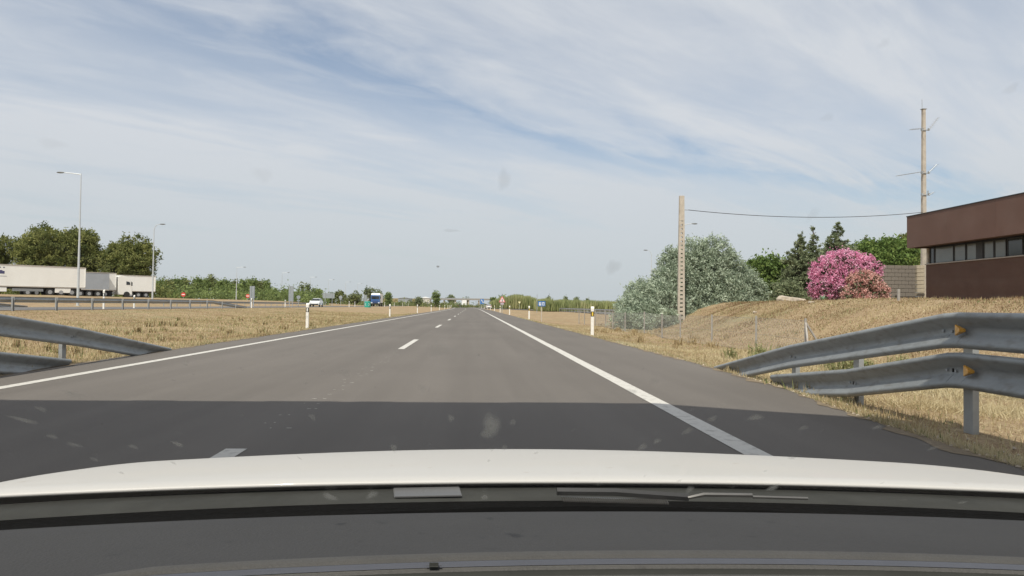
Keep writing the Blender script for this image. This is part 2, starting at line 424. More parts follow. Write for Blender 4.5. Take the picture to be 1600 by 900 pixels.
# ragged fringe where the verge meets the asphalt
n = 26000; Y = 4.0*(70/4.0)**RG.random(n); X = redge(Y) + np.abs(RG.normal(0, .11, n)) - .04
blades('verge_fringe', X+curve(Y), Y, .03, .10, .005+.0010*Y, 'pale straw fringe spilling onto the right edge of the asphalt', lie=.7, green=.12, tone_shift=.12)
n = 26000; Y = 7.0*(90/7.0)**RG.random(n); X = -6.64 - np.abs(RG.normal(0, .12, n)) + .03
blades('verge_fringe', X+curve(Y), Y, .03, .11, .005+.0010*Y, 'straw fringe spilling onto the left edge of the asphalt', lie=.6, green=.1, tone_shift=.05)
# mown swaths: heaped straw near the guardrail
n = 50000; cy = RG.integers(0, 26, n)
cxs = RG.uniform(5.0, 8.2, 26); cys = np.sort(RG.uniform(5.0, 19, 26))
X = cxs[cy] + RG.normal(0, .75, n); Y = cys[cy] + RG.normal(0, .28, n); k_ = (X > 4.4)
X, Y = X[k_], Y[k_]
blades('mown_straw', X, Y, .12, .30, .006+.0006*Y, 'pale heaps of mown straw on the bank behind the right guardrail', lie=.92, green=.0, tone_shift=.17)
n = 24000; nc_ = 300; cxs = RG.uniform(7.5, 27, nc_); cys = RG.uniform(10, 42, nc_); cy = RG.integers(0, nc_, n)
X = cxs[cy] + RG.normal(0, .35, n); Y = cys[cy] + RG.normal(0, .20, n); k_ = X < Y*.95; X, Y = X[k_], Y[k_]
blades('dry_grass', X, Y, .06, .16, .006+.0009*Y, 'pale tussocks dotted over the mound below the brown building', lie=.6, green=.02, tone_shift=-.02)
n = 70000; nc_ = 230; cxs = RG.uniform(9, 27, nc_); cys = RG.uniform(12, 40, nc_); cy = RG.integers(0, nc_, n)
X = cxs[cy] + RG.normal(0, .7, n); Y = cys[cy] + RG.normal(0, .35, n); k_ = X < Y*.95; X, Y = X[k_], Y[k_]
blades('dry_grass', X, Y, .03, .10, .007+.0010*Y, 'brown and olive patches on the mound below the brown building', lie=.5, green=.14, tone_shift=-.40)
# upright dead weeds and green herbs
def herb(name, spots, label, col='straw', hh=.5, tone=(.2, .5), nb=46, leafy=0):
    Vs, T = [], []
    for (x, y, s) in spots:
        z = g(x, y)
        for k in range(nb):
            a = rnd.uniform(0, 6.28); ln = rnd.uniform(.05, .5); h = hh*s*rnd.uniform(.5, 1)
            p = Vector((x+rnd.gauss(0, .10*s), y+rnd.gauss(0, .10*s), z)); t = p + Vector((math.cos(a)*ln*h, math.sin(a)*ln*h, h))
            w = .004+.0006*y
            Vs += [p+Vector((-w, 0, 0)), p+Vector((w, 0, 0)), t]; T.append(rnd.uniform(*tone))
            for q in range(leafy):
                f = rnd.uniform(.25, 1); c = p.lerp(t, f); a2 = rnd.uniform(0, 6.28); l = .09*s*rnd.uniform(.5, 1.2)
                d = Vector((math.cos(a2), math.sin(a2), rnd.uniform(-.2, .6)))*l; sd = Vector((-d.y, d.x, 0)).normalized()*l*.22
                Vs += [c-sd, c+sd, c+d]; T.append(rnd.uniform(*tone))
    o = arr_mesh(name, np.array([tuple(v) for v in Vs]), 3, M_straw, tone=np.array(T)); return tag(o, label, 'weeds', kind='stuff')
herb('weeds', [(7.0+rnd.uniform(-1.2, 1.6), rnd.uniform(11, 17), rnd.uniform(.5, 1.1)) for _ in range(16)], 'green herbs growing behind the lower end of the right guardrail', tone=(.84, 1), leafy=4, hh=.42)
herb('weeds', [(rnd.uniform(5, 9), rnd.uniform(14, 34), rnd.uniform(.5, 1.0)) for _ in range(22)], 'dead brown thistles standing on the bank along the wire fence', tone=(.2, .6), leafy=2, hh=.35, nb=22)
herb('weeds', [(4.22+abs(rnd.gauss(0, .1)), rnd.uniform(7.5, 12), rnd.uniform(.25, .5)) for _ in range(16)], 'small weeds in the crack between asphalt and right guardrail', tone=(.3, 1), leafy=2, hh=.4, nb=16)
herb('weeds', [(rnd.uniform(-16, -7.2), rnd.uniform(10, 50), rnd.uniform(.4, .9)) for _ in range(60)], 'brown and olive weed clumps scattered over the left median', tone=(.1, 1), leafy=3, hh=.42, nb=30)

M_soil = mat('soil_spill', (.20, .155, .10), .95, .3, 6, .6, 40)
for u0, sg, ya in ((4.27, 1, 3), (-6.64, -1, 6)):
    sb = MB(); yy = np.arange(ya, 48, .12); prev = None
    for i, y in enumerate(yy):
        wv = .10+.09*math.sin(y*1.9)*math.sin(y*.7+1)+.05*math.sin(y*7.3)+rnd.uniform(-.03, .03); wv = max(.01, wv)
        u0 = float(redge(y)) if sg > 0 else u0
        a = (u0 - sg*wv, y, .0045); b = (u0 + sg*.06, y, .0065)
        sb.v += [a, b]
        if i: k = 2*i; sb.f.append((k-2, k-1, k+1, k))
    tag(sb.build('soil_spill', M_soil), kind='structure')
# crumbs of soil and gravel along the asphalt edge
gb = MB()
for k in range(900):
    y = 4*(40/4)**rnd.random(); s_ = rnd.choice((1, 1, -1)); x = (float(redge(y))-.05+abs(rnd.gauss(0, .16))) if s_ > 0 else (-6.6-abs(rnd.gauss(0, .16)))
    if s_ < 0 and y < 7: continue
    r = rnd.uniform(.006, .024); z = (0 if -6.6 < x < 4.5 else g(x, y)) + r*.3
    p = [(x+r*rnd.uniform(.7, 1.2)*dx, y+r*rnd.uniform(.7, 1.2)*dy, z+r*rnd.uniform(.5, 1)*dz) for dx, dy, dz in ((1, 0, 0), (0, 1, 0), (-1, 0, 0), (0, -1, 0), (0, 0, 1), (0, 0, -1))]
    gb.add(p, [(0, 1, 4), (1, 2, 4), (2, 3, 4), (3, 0, 4), (1, 0, 5), (2, 1, 5), (3, 2, 5), (0, 3, 5)])
M_stone = mat('stone', (.42, .36, .28), .9, .25, 6, .6, 25)
tag(gb.build('gravel', M_stone), 'loose gravel crumbs along both edges of the asphalt', 'gravel', kind='stuff')

# ------------------------------------------------------------------ metals and paints
M_galv = mat('galvanised_steel', (.27, .285, .285), .48, .12, 3, .04, 60, metal=.3, dirt=((.155, .14, .12), 7, .50, .75, .6), stretch=(1, 1, 2.5))
M_galv_post = mat('galvanised_post', (.36, .38, .39), .55, .12, 5, .05, 60, metal=.4, dirt=((.2, .18, .15), 5, .52, .75, .6))
M_amber = mat('amber_reflector', (.80, .40, .04), .25, .1, 20, coat=.6)
M_white = mat('white_plastic', (.80, .78, .72), .45, .04, 8, dirt=((.45, .40, .33), 9, .55, .8, .5))
M_black = mat('black_band', (.02, .02, .02), .5, .2, 8)
M_yellow = mat('yellow_reflector', (.75, .52, .06), .3, .1, 30, coat=.5)
M_silver_r = mat('white_reflector', (.75, .75, .7), .25, .1, 30, coat=.5)
M_conc = mat('concrete', (.47, .42, .35), .9, .14, 4, .35, 40, dirt=((.22, .19, .16), 3, .55, .8, .5))
M_concd = mat('concrete_dark', (.33, .31, .28), .9, .16, 3, .35, 40)
M_rubber = mat('rubber', (.025, .025, .025), .8, .2, 12)
M_steel = mat('grey_steel', (.38, .40, .41), .5, .1, 6, metal=.3)
M_alu_back = mat('sign_back', (.33, .36, .37), .5, .1, 4, metal=.3)

PROF = [(.050, .155), (.062, .153), (.080, .135), (.083, .118), (.078, .10), (.010, .035), (.004, .018), (.004, -.018), (.010, -.035), (.078, -.10), (.083, -.118), (.080, -.135), (.062, -.153), (.050, -.155)]
def beam(mb, p0, p1, side, t=.004):
    """W-beam between two centre-line points; side = +1 when the road lies towards -x"""
    p0, p1 = Vector(p0), Vector(p1); d = (p1-p0).normalized()
    out = Vector((-d.y, d.x, 0)).normalized()
    if out.x*side > 0: out = -out
    rings = []
    for p in (p0, p1):
        outer = [p + out*a + Vector((0, 0, b)) for a, b in PROF]
        inner = [p + out*(a-t) + Vector((0, 0, b)) for a, b in PROF[::-1]]
        rings.append(outer+inner)
    mb.loft(rings)
def rail_z(path, y):
    P = sorted(path, key=lambda q: q[1])
    return tuple(np.interp(y, [q[1] for q in P], [q[i] for q in P]) for i in (0, 2))
bolt_o = [None]
def guardrail(name, label, beams, posts, side, group='steel guardrails', wide=1.0):
    x0, y0 = beams[0][0][0], beams[0][0][1]
    root = empty(name, (x0, y0, 0), 0, label, 'guardrail', group)
    def L(p): return (p[0]-x0, p[1]-y0, p[2])
    for path in beams:
        for a, b in zip(path[:-1], path[1:]):
            m_ = MB(); a2, b2 = Vector(L(a)), Vector(L(b))
            e = (b2-a2).normalized()*.03; beam(m_, a2-e*0, b2+e, side); m_.build('beam', M_galv, root, smooth=True)
            if (b2-a2).length > .5 and len(beams) > 1:
                out = Vector((-1 if side > 0 else 1, 0, 0))
                for q in (.0,):
                    for dd in (.06, -.06):
                        c = b2 + Vector((0, dd, q)) + out*.004
                        if bolt_o[0] is None: bolt_o[0] = o = MB().tube([(-.012, 0, 0), (.012, 0, 0)], .014, 6).build('bolt', M_galv_post, root)
                        else: o = bpy.data.objects.new('bolt', bolt_o[0].data); COL.objects.link(o); o.parent = root
                        o.location = c
    for (x, y, zt) in posts:
        z0 = g(x, y)-.25
        m_ = MB()   # C-section post
        poly = [(-.05, -.03), (.05, -.03), (.05, .03), (.035, .03), (.035, -.022), (-.035, -.022), (-.035, .03), (-.05, .03)]
        poly = [(v*1.0*(1 if side > 0 else -1), u) for u, v in poly]
        m_.prism([(p[0]*.95*wide+x-x0, p[1]*1.2*wide+y-y0) for p in poly], 'z', z0, zt)
        m_.build('post', M_galv_post, root)
    return root
# right guardrail: two stacked beams that dip and turn down into the ground
XR = 4.24
up = [(XR+.08, 12.75, -.12), (XR+.03, 9.6, .42), (XR, 6.35, .875), (XR, 6.15, .888), (XR, 2.2, .888), (XR, -1.8, .888), (XR, -5.8, .888), (XR, -9.8, .888)]
lo = [(XR, 10.1, -.02), (XR, 8.0, .24), (XR, 6.3, .53), (XR, 6.1, .545), (XR, 2.2, .545), (XR, -1.8, .545), (XR, -5.8, .545), (XR, -9.8, .545)]
def posts_for(path, xs, ylist, dx):
    out = []
    for y in ylist:
        x, z = rail_z(path, y); out.append((x+dx, y, z+.10))
    return out
gr_r = guardrail('guardrail', 'steel guardrail with two stacked beams and amber reflectors, right of the road in front',
                 [up, lo], posts_for(up, 0, [9.75, 8.1, 6.2, 3.95, 1.95, -.05, -2.05, -4.05], .10), +1)
for (yy_, zc) in ((6.13, .888), (6.02, .545)):
    m_ = MB(); x = XR-gr_r.location.x-.088; y = yy_-gr_r.location.y
    m_.loft([[(x+.03, y+.055+a*.0, zc+b) for a, b in ((0, -.05), (0, .05))] + [(x-.0, y-.05, zc+.012), (x-.0, y-.05, zc-.012)], [(x+.05, y+.055, zc-.05), (x+.05, y+.055, zc+.05), (x+.06, y-.05, zc+.012), (x+.06, y-.05, zc-.012)]])
    m_.build('reflector', M_amber, gr_r, bevel=.004)
XL = -6.60
upl = [(XL-.0, 16.4, -.11), (XL-.0, 12.6, .45), (XL, 9.15, .875), (XL, 8.9, .888), (XL, 4.9, .888), (XL, .9, .888), (XL, -3.1, .888), (XL, -7, .888)]
lol = [(XL, 12.4, -.06), (XL, 10.4, .20), (XL, 9.0, .53), (XL, 8.7, .545), (XL, 4.9, .545), (XL, .9, .545), (XL, -3.1, .545), (XL, -7, .545)]
guardrail('guardrail', 'steel guardrail with two beams sloping down into the grass, left of the road in front',
          [upl, lol], posts_for(upl, 0, [12.45, 10.4, 8.4, 6.9, 5.75, 3.75, 1.75], -.10), -1)
# far guardrails on the opposite carriageway
XO = -23.95
pth = [(XO, y, .47+.60) for y in range(20, 68, 4)] + [(XO, 69.5, .47+.60), (XO-.1, 75, .47+.30), (XO-.2, 81, .47-.02)]
guardrail('guardrail', 'long steel guardrail across the median along the opposite carriageway, ends by ramping down right',
          [pth], [(XO+.14, y, rail_z(pth, y)[1]+.15) for y in np.arange(23.5, 80, 4.0)], +1, wide=1.35)
pth = [(-35.3, y, .47+.60) for y in range(30, 54, 4)] + [(-35.4, 60.5, .44)]
guardrail('guardrail', 'steel guardrail ramping down beyond the opposite carriageway, below the white trailer',
          [pth], [(-35.45, y, rail_z(pth, y)[1]+.12) for y in np.arange(31, 60, 4.0)], -1)
pth = [(-37.5+float(curve(y)), y, g(-37.5, y)+.60) for y in range(92, 184, 8)]
guardrail('guardrail', 'distant thin steel guardrail in front of the green tree belt on the left',
          [pth], [(-37.65+float(curve(y)), y, g(-37.5, y)+.72) for y in np.arange(92, 180, 4.0)], -1)
pth = [(19.6, y, .60) for y in range(86, 182, 8)]
guardrail('guardrail', 'distant guardrail along the slip road right of the blue service sign',
          [pth], [(19.5, y, .72) for y in np.arange(88, 180, 4.0)], -1)

# ------------------------------------------------------------------ delineator posts
def make_delin(refl, cap=False):
    root = empty('delineator_post')
    w, d = .056, .045
    m_ = MB()
    def ring(z, s, slant=0): return [(-w*s, -d*s, z), (w*s, -d*s, z), (w*s, d*s, z+slant), (-w*s, d*s, z+slant)]
    m_.loft([ring(-.2, 1), ring(.72, 1)]); m_.build('post', M_white, root, bevel=.008)
    m_ = MB(); m_.loft([ring(.72, 1.03), ring(.90, 1.03)]); m_.build('band', M_black, root)
    m_ = MB(); m_.loft([ring(.90, 1.0), ring(1.03, 1.0, .06)]); m_.build('cap', M_white, root, bevel=.006)
    m_ = MB(); m_.box((0, -d*1.03-.004, .81), (.055, .012, .14)); m_.build('reflector', refl, root, bevel=.003)
    return root
dl = make_delin(M_yellow); dl2 = make_delin(M_silver_r)
ORD = ['nearest', 'second', 'third', 'fourth', 'fifth', 'sixth', 'seventh', 'eighth', 'ninth', 'tenth', 'eleventh', 'twelfth', 'thirteenth', 'fourteenth']
def put(proto, first, loc, rz, label, group):
    o = proto if first else copy_tree(proto)
    o.location = loc; o.rotation_euler = (0, 0, rz); o['label'] = label; o['group'] = group; o['category'] = proto['category']
    return o
dl['category'] = dl2['category'] = 'delineator'
for i in range(10):
    y = 27.0 + 30.5*i; x = 4.42 + float(curve(y))
    put(dl, i == 0, (x, y, g(x, y)-.02 if i else -.02), rnd.uniform(-.2, .1),
        f'white delineator post with black and yellow band on the right shoulder, {ORD[i]} to the camera' if i else 'large white delineator post with black and yellow band, nearest one on the right shoulder', 'delineator posts on the right shoulder')
for i in range(13):
    y = 31.0 + 30.5*i; x = -6.85 + float(curve(y))
    put(dl2, i == 0, (x, y, g(x, y)-.02), rnd.uniform(-.1, .2),
        f'white delineator post with dark band on the left shoulder, {ORD[i]} to the camera' if i else 'large white delineator post with black band, nearest one on the left shoulder', 'delineator posts on the left shoulder')
opp = [(162, 52, 'tall white delineator post standing before the white trailer gap on the left'), (209.5, 62, 'short white delineator post beside a post of the median guardrail'),
       (393, 84, 'white delineator post below the first grey sign back'), (445.5, 112, 'white delineator post just left of the second grey sign back'),
       (545.5, 140, 'white delineator post between the white car and the green gore drum'), (554.5, 165, 'small white delineator post right of the one near the white car'),
       (601, 190, 'small white delineator post just right of the blue lorry'), (616, 235, 'tiny white delineator post, second right of the blue lorry'),
       (629, 270, 'tiny white delineator post, third right of the blue lorry'), (638, 305, 'tiny white delineator post, fourth right of the blue lorry')]
for px, y, lab in opp:
    x = XA(px, y); s = put(dl2, False, (x, y, g(x, y)), 0, lab, 'delineator posts along the opposite carriageway')
    if px == 162: s.scale = (1, 1, 1.25)

# ------------------------------------------------------------------ wire fence
M_wire = mat('fence_wire', (.33, .33, .31), .6, .1, 5, metal=.3)
M_fpost = mat('fence_post_steel', (.36, .34, .31), .6, .15, 6, metal=.2, dirt=((.28, .16, .08), 5, .55, .8, .6))
FX = 7.3
fr = empty('wire_fence', (FX, 15.8, 0), 0, 'low chain link fence with thin posts along the foot of the mound and silver bush', 'fence')
fy = [15.8+3.12*k for k in range(12)]
def fxy(k): return FX + .12*math.sin(k*1.7) + (0.0 if k < 8 else -.0)
for k, y in enumerate(fy):
    x = fxy(k)-FX; z = g(FX+x, y)
    MB().tube([(x, y-15.8, z-.3), (x, y-15.8, z+.95)], .028, 8).build('post', M_fpost, fr)
for dx, dy in ((.55, -.15), (-.15, -.55)):
    z = g(FX, 15.8); MB().tube([(dx, dy, z-.1), (0, 0, z+.86)], .024, 6).build('brace', M_fpost, fr)
wm = MB()
for k in range(len(fy)-1):
    a = Vector((fxy(k)-FX, fy[k]-15.8, g(fxy(k), fy[k]))); b = Vector((fxy(k+1)-FX, fy[k+1]-15.8, g(fxy(k+1), fy[k+1])))
    if k < 9:
        n = 30
        for i in range(-8, n):
            for s_ in (1, -1):
                t0, t1 = i/n, (i+8)/n; z0, z1 = (.03, .9) if s_ > 0 else (.9, .03)
                c0, c1 = max(t0, 0), min(t1, 1)
                q0 = a.lerp(b, c0) + Vector((0, 0, z0+(z1-z0)*(c0-t0)/(t1-t0))); q1 = a.lerp(b, c1) + Vector((0, 0, z0+(z1-z0)*(c1-t0)/(t1-t0)))
                wm.tube([q0, q1], .0022, 3, False)
    for h in (.04, .48, .9):
        wm.tube([a+Vector((0, 0, h)), b+Vector((0, 0, h))], .003, 3, False)
tag(wm.build('wire_mesh', M_wire, fr), kind='stuff')
# loose marker stake beside the mound crest
x, y = XA(1404, 22), 22
tag(MB().box((0, 0, .1), (.07, .05, .5)).build('marker_stake', M_fpost, loc=(x, y, g(x, y))), 'short grey marker stake on the slope above the right guardrail', 'stake')

# ------------------------------------------------------------------ vegetation
def leaves(name, C, size, m, parent, tone, elong=1.6, flat=0.0):
    n = len(C)
    a = RG.standard_normal((n, 3)); a /= np.linalg.norm(a, axis=1)[:, None]
    b = RG.standard_normal((n, 3)); b -= (a*b).sum(1)[:, None]*a; b /= np.linalg.norm(b, axis=1)[:, None]
    if flat: a[:, 2] *= (1-flat)
    s = (size*RG.uniform(.6, 1.35, n))[:, None]
    V = np.stack([C - a*s*elong*.5, C - b*s*.32, C + a*s*elong*.5, C + b*s*.32], 1).reshape(-1, 3)
    return arr_mesh(name, V, 4, m, parent, tone)
def crown_points(lobes, nclump, per, spread, hollow=.72, base_tone=.5, clump_var=.22):
    vol = np.array([l[3]*l[4]+l[3]*l[5]+l[4]*l[5] for l in lobes]); p = vol/vol.sum()
    li = RG.choice(len(lobes), nclump, p=p); Lb = np.array(lobes)[li]
    d = RG.standard_normal((nclump, 3)); d /= np.linalg.norm(d, axis=1)[:, None]
    r = np.where(RG.random(nclump) < .8, RG.uniform(hollow, 1.0, nclump), RG.uniform(.2, hollow, nclump))
    r *= 1 + .12*np.sin(d[:, 0]*7+Lb[:, 0]*3)*np.cos(d[:, 2]*6+d[:, 1]*5)
    Cc = Lb[:, :3] + d*r[:, None]*Lb[:, 3:6]
    ct = base_tone + clump_var*RG.standard_normal(nclump)
    C = np.repeat(Cc, per, 0) + RG.standard_normal((nclump*per, 3))*spread*RG.uniform(.5, 1.2, (nclump*per, 1))
    T = np.clip(np.repeat(ct, per) + .10*RG.standard_normal(nclump*per), 0, 1)
    return C, T
def foliage_mat(name, dark, mid, light, transl=.3, rough=.7):
    return mat(name, (0, 0, 0), rough, attr='tone', spec=.25, transl=transl, stops=[(0, dark), (.5, mid), (1, light)])
M_bark = mat('bark', (.13, .10, .075), .95, .25, 9, .8, 20)
M_pine = foliage_mat('pine_needles', (.07, .095, .03), (.195, .215, .068), (.34, .345, .12), .45)
M_green = foliage_mat('green_leaves', (.09, .13, .045), (.19, .25, .085), (.30, .37, .13), .4)
M_bright = foliage_mat('bright_leaves', (.07, .115, .03), (.15, .23, .06), (.25, .33, .09), .4)
M_olive = foliage_mat('olive_leaves', (.08, .10, .035), (.16, .19, .07), (.26, .28, .11))
M_silver = foliage_mat('silver_leaves', (.18, .235, .16), (.36, .425, .31), (.54, .61, .48), .3, .6)
M_dark = foliage_mat('conifer_needles', (.10, .135, .07), (.22, .26, .14), (.37, .40, .24), .4)
M_reed = foliage_mat('reeds', (.14, .19, .07), (.32, .35, .15), (.52, .49, .27))
M_pink = foliage_mat('pink_petals', (.58, .17, .34), (.80, .38, .55), (.90, .64, .76), .4, .6)
M_salmon = foliage_mat('faded_petals', (.48, .22, .20), (.68, .38, .34), (.78, .55, .47), .35, .7)
M_petal_leaf = foliage_mat('shrub_leaves', (.05, .07, .035), (.11, .14, .075), (.20, .22, .12))
def tree(name, px, Y, halfw, top, lobes, m, label, cat='tree', group=None, leaf=.3, nclump=300, per=8, spread=.35, trunk=(.25, .5), z=None, clump_var=.22, hollow=.72):
    """lobes in metres relative to the foot; trunk = (radius, fraction of height where crown starts)"""
    x = XA(px, Y); z0 = g(x, Y) if z is None else z
    root = empty(name, (x, Y, z0), 0, label, cat, group)
    hmax = max(l[2]+l[5] for l in lobes)
    t = MB(); cx = sum(l[0] for l in lobes)/len(lobes)
    t.tube([(0, 0, -.3), (.03*hmax*rnd.uniform(-1, 1), 0, hmax*.35), (cx*.5, 0, hmax*.75)], [trunk[0], trunk[0]*.7, trunk[0]*.2], 8)
    for l in lobes[:7]:
        st = Vector((0, 0, hmax*rnd.uniform(.18, .35))); en = Vector(l[:3]) + Vector((0, 0, -.1*l[5]))
        mid = st.lerp(en, .5) + Vector((rnd.uniform(-.2, .2), rnd.uniform(-.2, .2), .1))*hmax*.08
        t.tube([st, mid, en], [trunk[0]*.5, trunk[0]*.32, trunk[0]*.1], 6)
    t.build('trunk', M_bark, root, smooth=True)
    C, T = crown_points(lobes, nclump, per, spread, hollow, .5, clump_var)
    C[:, 2] = np.maximum(C[:, 2], .05)
    leaves('crown', C, leaf, m, root, T)
    return root
def blob(w, h, n, zlo=.35, seed=0):
    """an uneven crown of n lobes filling width w and height h"""
    r = random.Random(seed); out = []
    for k in range(n):
        f = (k+.5)/n; an = r.uniform(0, 6.28); rr = w*.5*r.uniform(.25, .62)
        zc = h*(zlo + (1-zlo)*r.uniform(.25, .8)); taper = 1-.5*abs(zc/h-.5)
        out.append((math.cos(an)*rr*taper, math.sin(an)*rr*taper, zc, w*r.uniform(.22, .34), w*r.uniform(.22, .34), h*(1-zlo)*r.uniform(.24, .36)))
    out.append((0, 0, h*.72, w*.30, w*.30, h*.26))
    return out
# pines behind the trailers
def px_m(px_w, Y): return px_w*Y/FPX
for px, w, top, n, lab, sd in ((-28, 90, 356, 9, 'broad pine cut by the left edge of the photo, behind the trailer', 1),
                               (66, 92, 351, 12, 'tallest broad pine behind the long white trailer, left of the lamp post', 2),
                               (128, 74, 354, 10, 'yellowish green pine directly behind the tall lamp post', 3),
                               (198, 86, 364, 12, 'dark bushy pine at the right end of the parked trailers', 14)):
    Y = 158; x, zt = AT(px, top, Y); z0 = g(x, Y); H = zt - z0
    tree('pine_tree', px, Y, 0, 0, blob(px_m(w, Y)*.96, H*.93, n, .22, sd), M_pine, lab, 'pine', 'pines behind the trailers', leaf=.36, nclump=1000, per=26, spread=.40, trunk=(.35, .3), clump_var=.26, hollow=.8)
# tree belt on the left
specs = []
pxs = np.linspace(248, 415, 15)
tops = [438, 437, 436, 435, 437, 434, 435, 433, 436, 437, 440, 436, 437, 441, 438]
for i, (px, tp) in enumerate(zip(pxs, tops)):
    Y = 235 + (i*37 % 29); x, zt = AT(px, tp, Y); H = zt - g(x, Y)
    tree('belt_tree', px, Y, 0, 0, blob(px_m(17+rnd.uniform(0, 5), Y), H, 5, .12, 20+i), M_olive if i % 3 == 1 else M_green,
         f'{("leftmost",)[0] if i == 0 else ORD[i] if i < 14 else "rightmost"} tree from the left in the green belt right of the trailers' if i else 'leftmost tree of the green belt right of the trailers',
         'tree', 'trees of the belt right of the trailers', leaf=.5, nclump=150, per=8, spread=.5, trunk=(.2, .2))
for i, (px, tp, w, m, lab, kind) in enumerate((
        (428, 454, 26, M_green, 'low tree between the two grey sign backs', 0), (449, 455, 24, M_olive, 'low tree behind the second grey sign back', 0),
        (471, 442, 22, M_dark, 'dark pointed tree with two spires left of the white car', 1), (481, 443, 10, M_dark, 'thin dark spire right of the pointed tree above the white car', 1),
        (492, 451, 20, M_green, 'mid green tree above the white car', 0), (530, 454, 22, M_olive, 'round tree left of the wide grey sign legs', 0),
        (553, 455, 26, M_olive, 'yellowish tree left of the blue lorry', 0), (578, 451, 20, M_dark, 'dark ragged tree behind the green gore drum', 0), (592, 453, 16, M_dark, 'dark bare topped tree over the blue lorry', 0),
        (606, 459, 16, M_green, 'rounded green tree just right of the blue lorry', 0), (516, 458, 16, M_green, 'low green tree behind the wide grey sign', 0),
        (655, 465, 12, M_dark, 'low dark bush left of the lone dark green tree', 0), (680, 455, 16, M_green, 'lone dense dark green tree left of the far overpass', 0))):
    Y = 240 + i*6; x, zt = AT(px, tp, Y); H = zt-g(x, Y); W_ = px_m(w, Y)
    lb = blob(W_, H, 6, .1, 50+i) if not kind else [(0, 0, H*f, W_*.5*(1-f)+.25, W_*.5*(1-f)+.25, H*.14) for f in (.12, .28, .44, .6, .75, .88)]
    tree('far_tree', px, Y, 0, 0, lb, m, lab, 'tree', 'single trees beyond the opposite carriageway', leaf=.5, nclump=140, per=8, spread=.4, trunk=(.2, .2))
for i, (px, tp, w, lab) in enumerate(((705, 462, 13, 'round tree rising beyond the left half of the far overpass'), (727, 465, 6, 'tiny dark tree beyond the middle of the far overpass'))):
    Y = 760; x, zt = AT(px, tp, Y)
    tree('far_tree', px, Y, 0, 0, blob(px_m(w, Y), zt, 6, .1, 80+i), M_dark, lab, 'tree', 'single trees beyond the far overpass', leaf=1.2, nclump=160, per=7, spread=1.0, trunk=(.4, .2))

# scrub that closes the gaps below the crowns (nobody could count it)
def scrub(name, pts, m, label, leaf=.4, hh=1.5, spread=.8, nper=60, cat='scrub'):
    C = []; T = []
    for (x, y, s) in pts:
        z = g(x, y); k = nper
        cc = RG.standard_normal((k, 3))*np.array([spread*s, spread*s, hh*s*.4]) + np.array([x, y, z+hh*s*.45])
        cc[:, 2] = np.maximum(cc[:, 2], z+.05); C.append(cc); T.append(np.clip(.5+.25*RG.standard_normal()+.1*RG.standard_normal(k), 0, 1))
    return tag(leaves(name, np.concatenate(C), leaf, m, None, np.concatenate(T)), label, cat, kind='stuff')
pts = [(XA(px, y), y, rnd.uniform(.8, 1.5)) for px, y in ((rnd.uniform(243, 505), rnd.uniform(212, 235)) for _ in range(230))]
scrub('undergrowth', pts, M_green, 'green undergrowth filling the foot of the tree belt on the left', .5, 2.6, 1.1, 40)
pts = [(XA(px, y), y, rnd.uniform(.6, 1.1)) for px, y in ((rnd.uniform(500, 720), rnd.uniform(300, 420)) for _ in range(170))]
scrub('undergrowth', pts, M_olive, 'low olive scrub along the horizon left of the far overpass', .6, 2.2, 1.6, 36)
pts = [(XA(px, y, 455), y, rnd.uniform(.8, 1.3)) for px, y in ((rnd.uniform(-30, 262), rnd.uniform(149, 154)) for _ in range(150))]
scrub('undergrowth', pts, M_pine, 'dark bushes under the pines behind the parked trailers', .4, 2.2, 1.0, 46)
# reed bed to the right of the road in the distance
n = 26000
px = RG.uniform(752, 855, n); Y = RG.uniform(255, 300, n); X = np.array([XA(a, b) for a, b in zip(px[:400], Y[:400])])
def reeds(name, x0, x1, y0, y1, n, hf, label, w=.10, m=M_reed):
    t = RG.random(n); s = RG.uniform(0, 1, n)
    X = x0 + (x1-x0)*t; Y = y0 + (y1-y0)*s; Z = G(X, Y)
    h = hf(X, t)*RG.uniform(.45, 1.05, n)
    a = RG.uniform(0, 6.28, n); top = np.stack([np.cos(a)*h*.16, np.sin(a)*h*.16, h], -1)
    P = np.stack([X, Y, Z], -1); up_ = RG.uniform(.2, .7, n)[:, None]
    Q = P + top*up_; b = RG.uniform(0, 6.28, n); D = np.stack([np.cos(b), np.sin(b), np.zeros(n)], -1)*w
    V = np.stack([P+D*.2, Q-D, P+top, Q+D], 1).reshape(-1, 3)
    tone = np.clip(.5 + .3*pn(X, Y, .35, 4) + .15*RG.standard_normal(n), 0, 1)
    return tag(arr_mesh(name, V, 4, m, tone=tone), label, 'reeds', kind='stuff')
xa, xb = XA(768, 262), XA(862, 262)
reeds('reed_bed', xa, xb, 262, 285, 26000, lambda X, t: (5.2-3.4*np.abs(t-.45)**1.8*3.0)*(1+.15*pn(X, X*0, 1.3, 1)), 'tall green and yellow reed bed behind the warning sign, right of the road', .22)
xa, xb = XA(845, 165), XA(1010, 165)
reeds('reed_bed', xa, xb, 165, 185, 26000, lambda X, t: (2.9-.5*t)*(1+.14*pn(X, X*0, 1.1, 2)), 'long yellowish green reed hedge between the blue sign and the silver bush', .15)
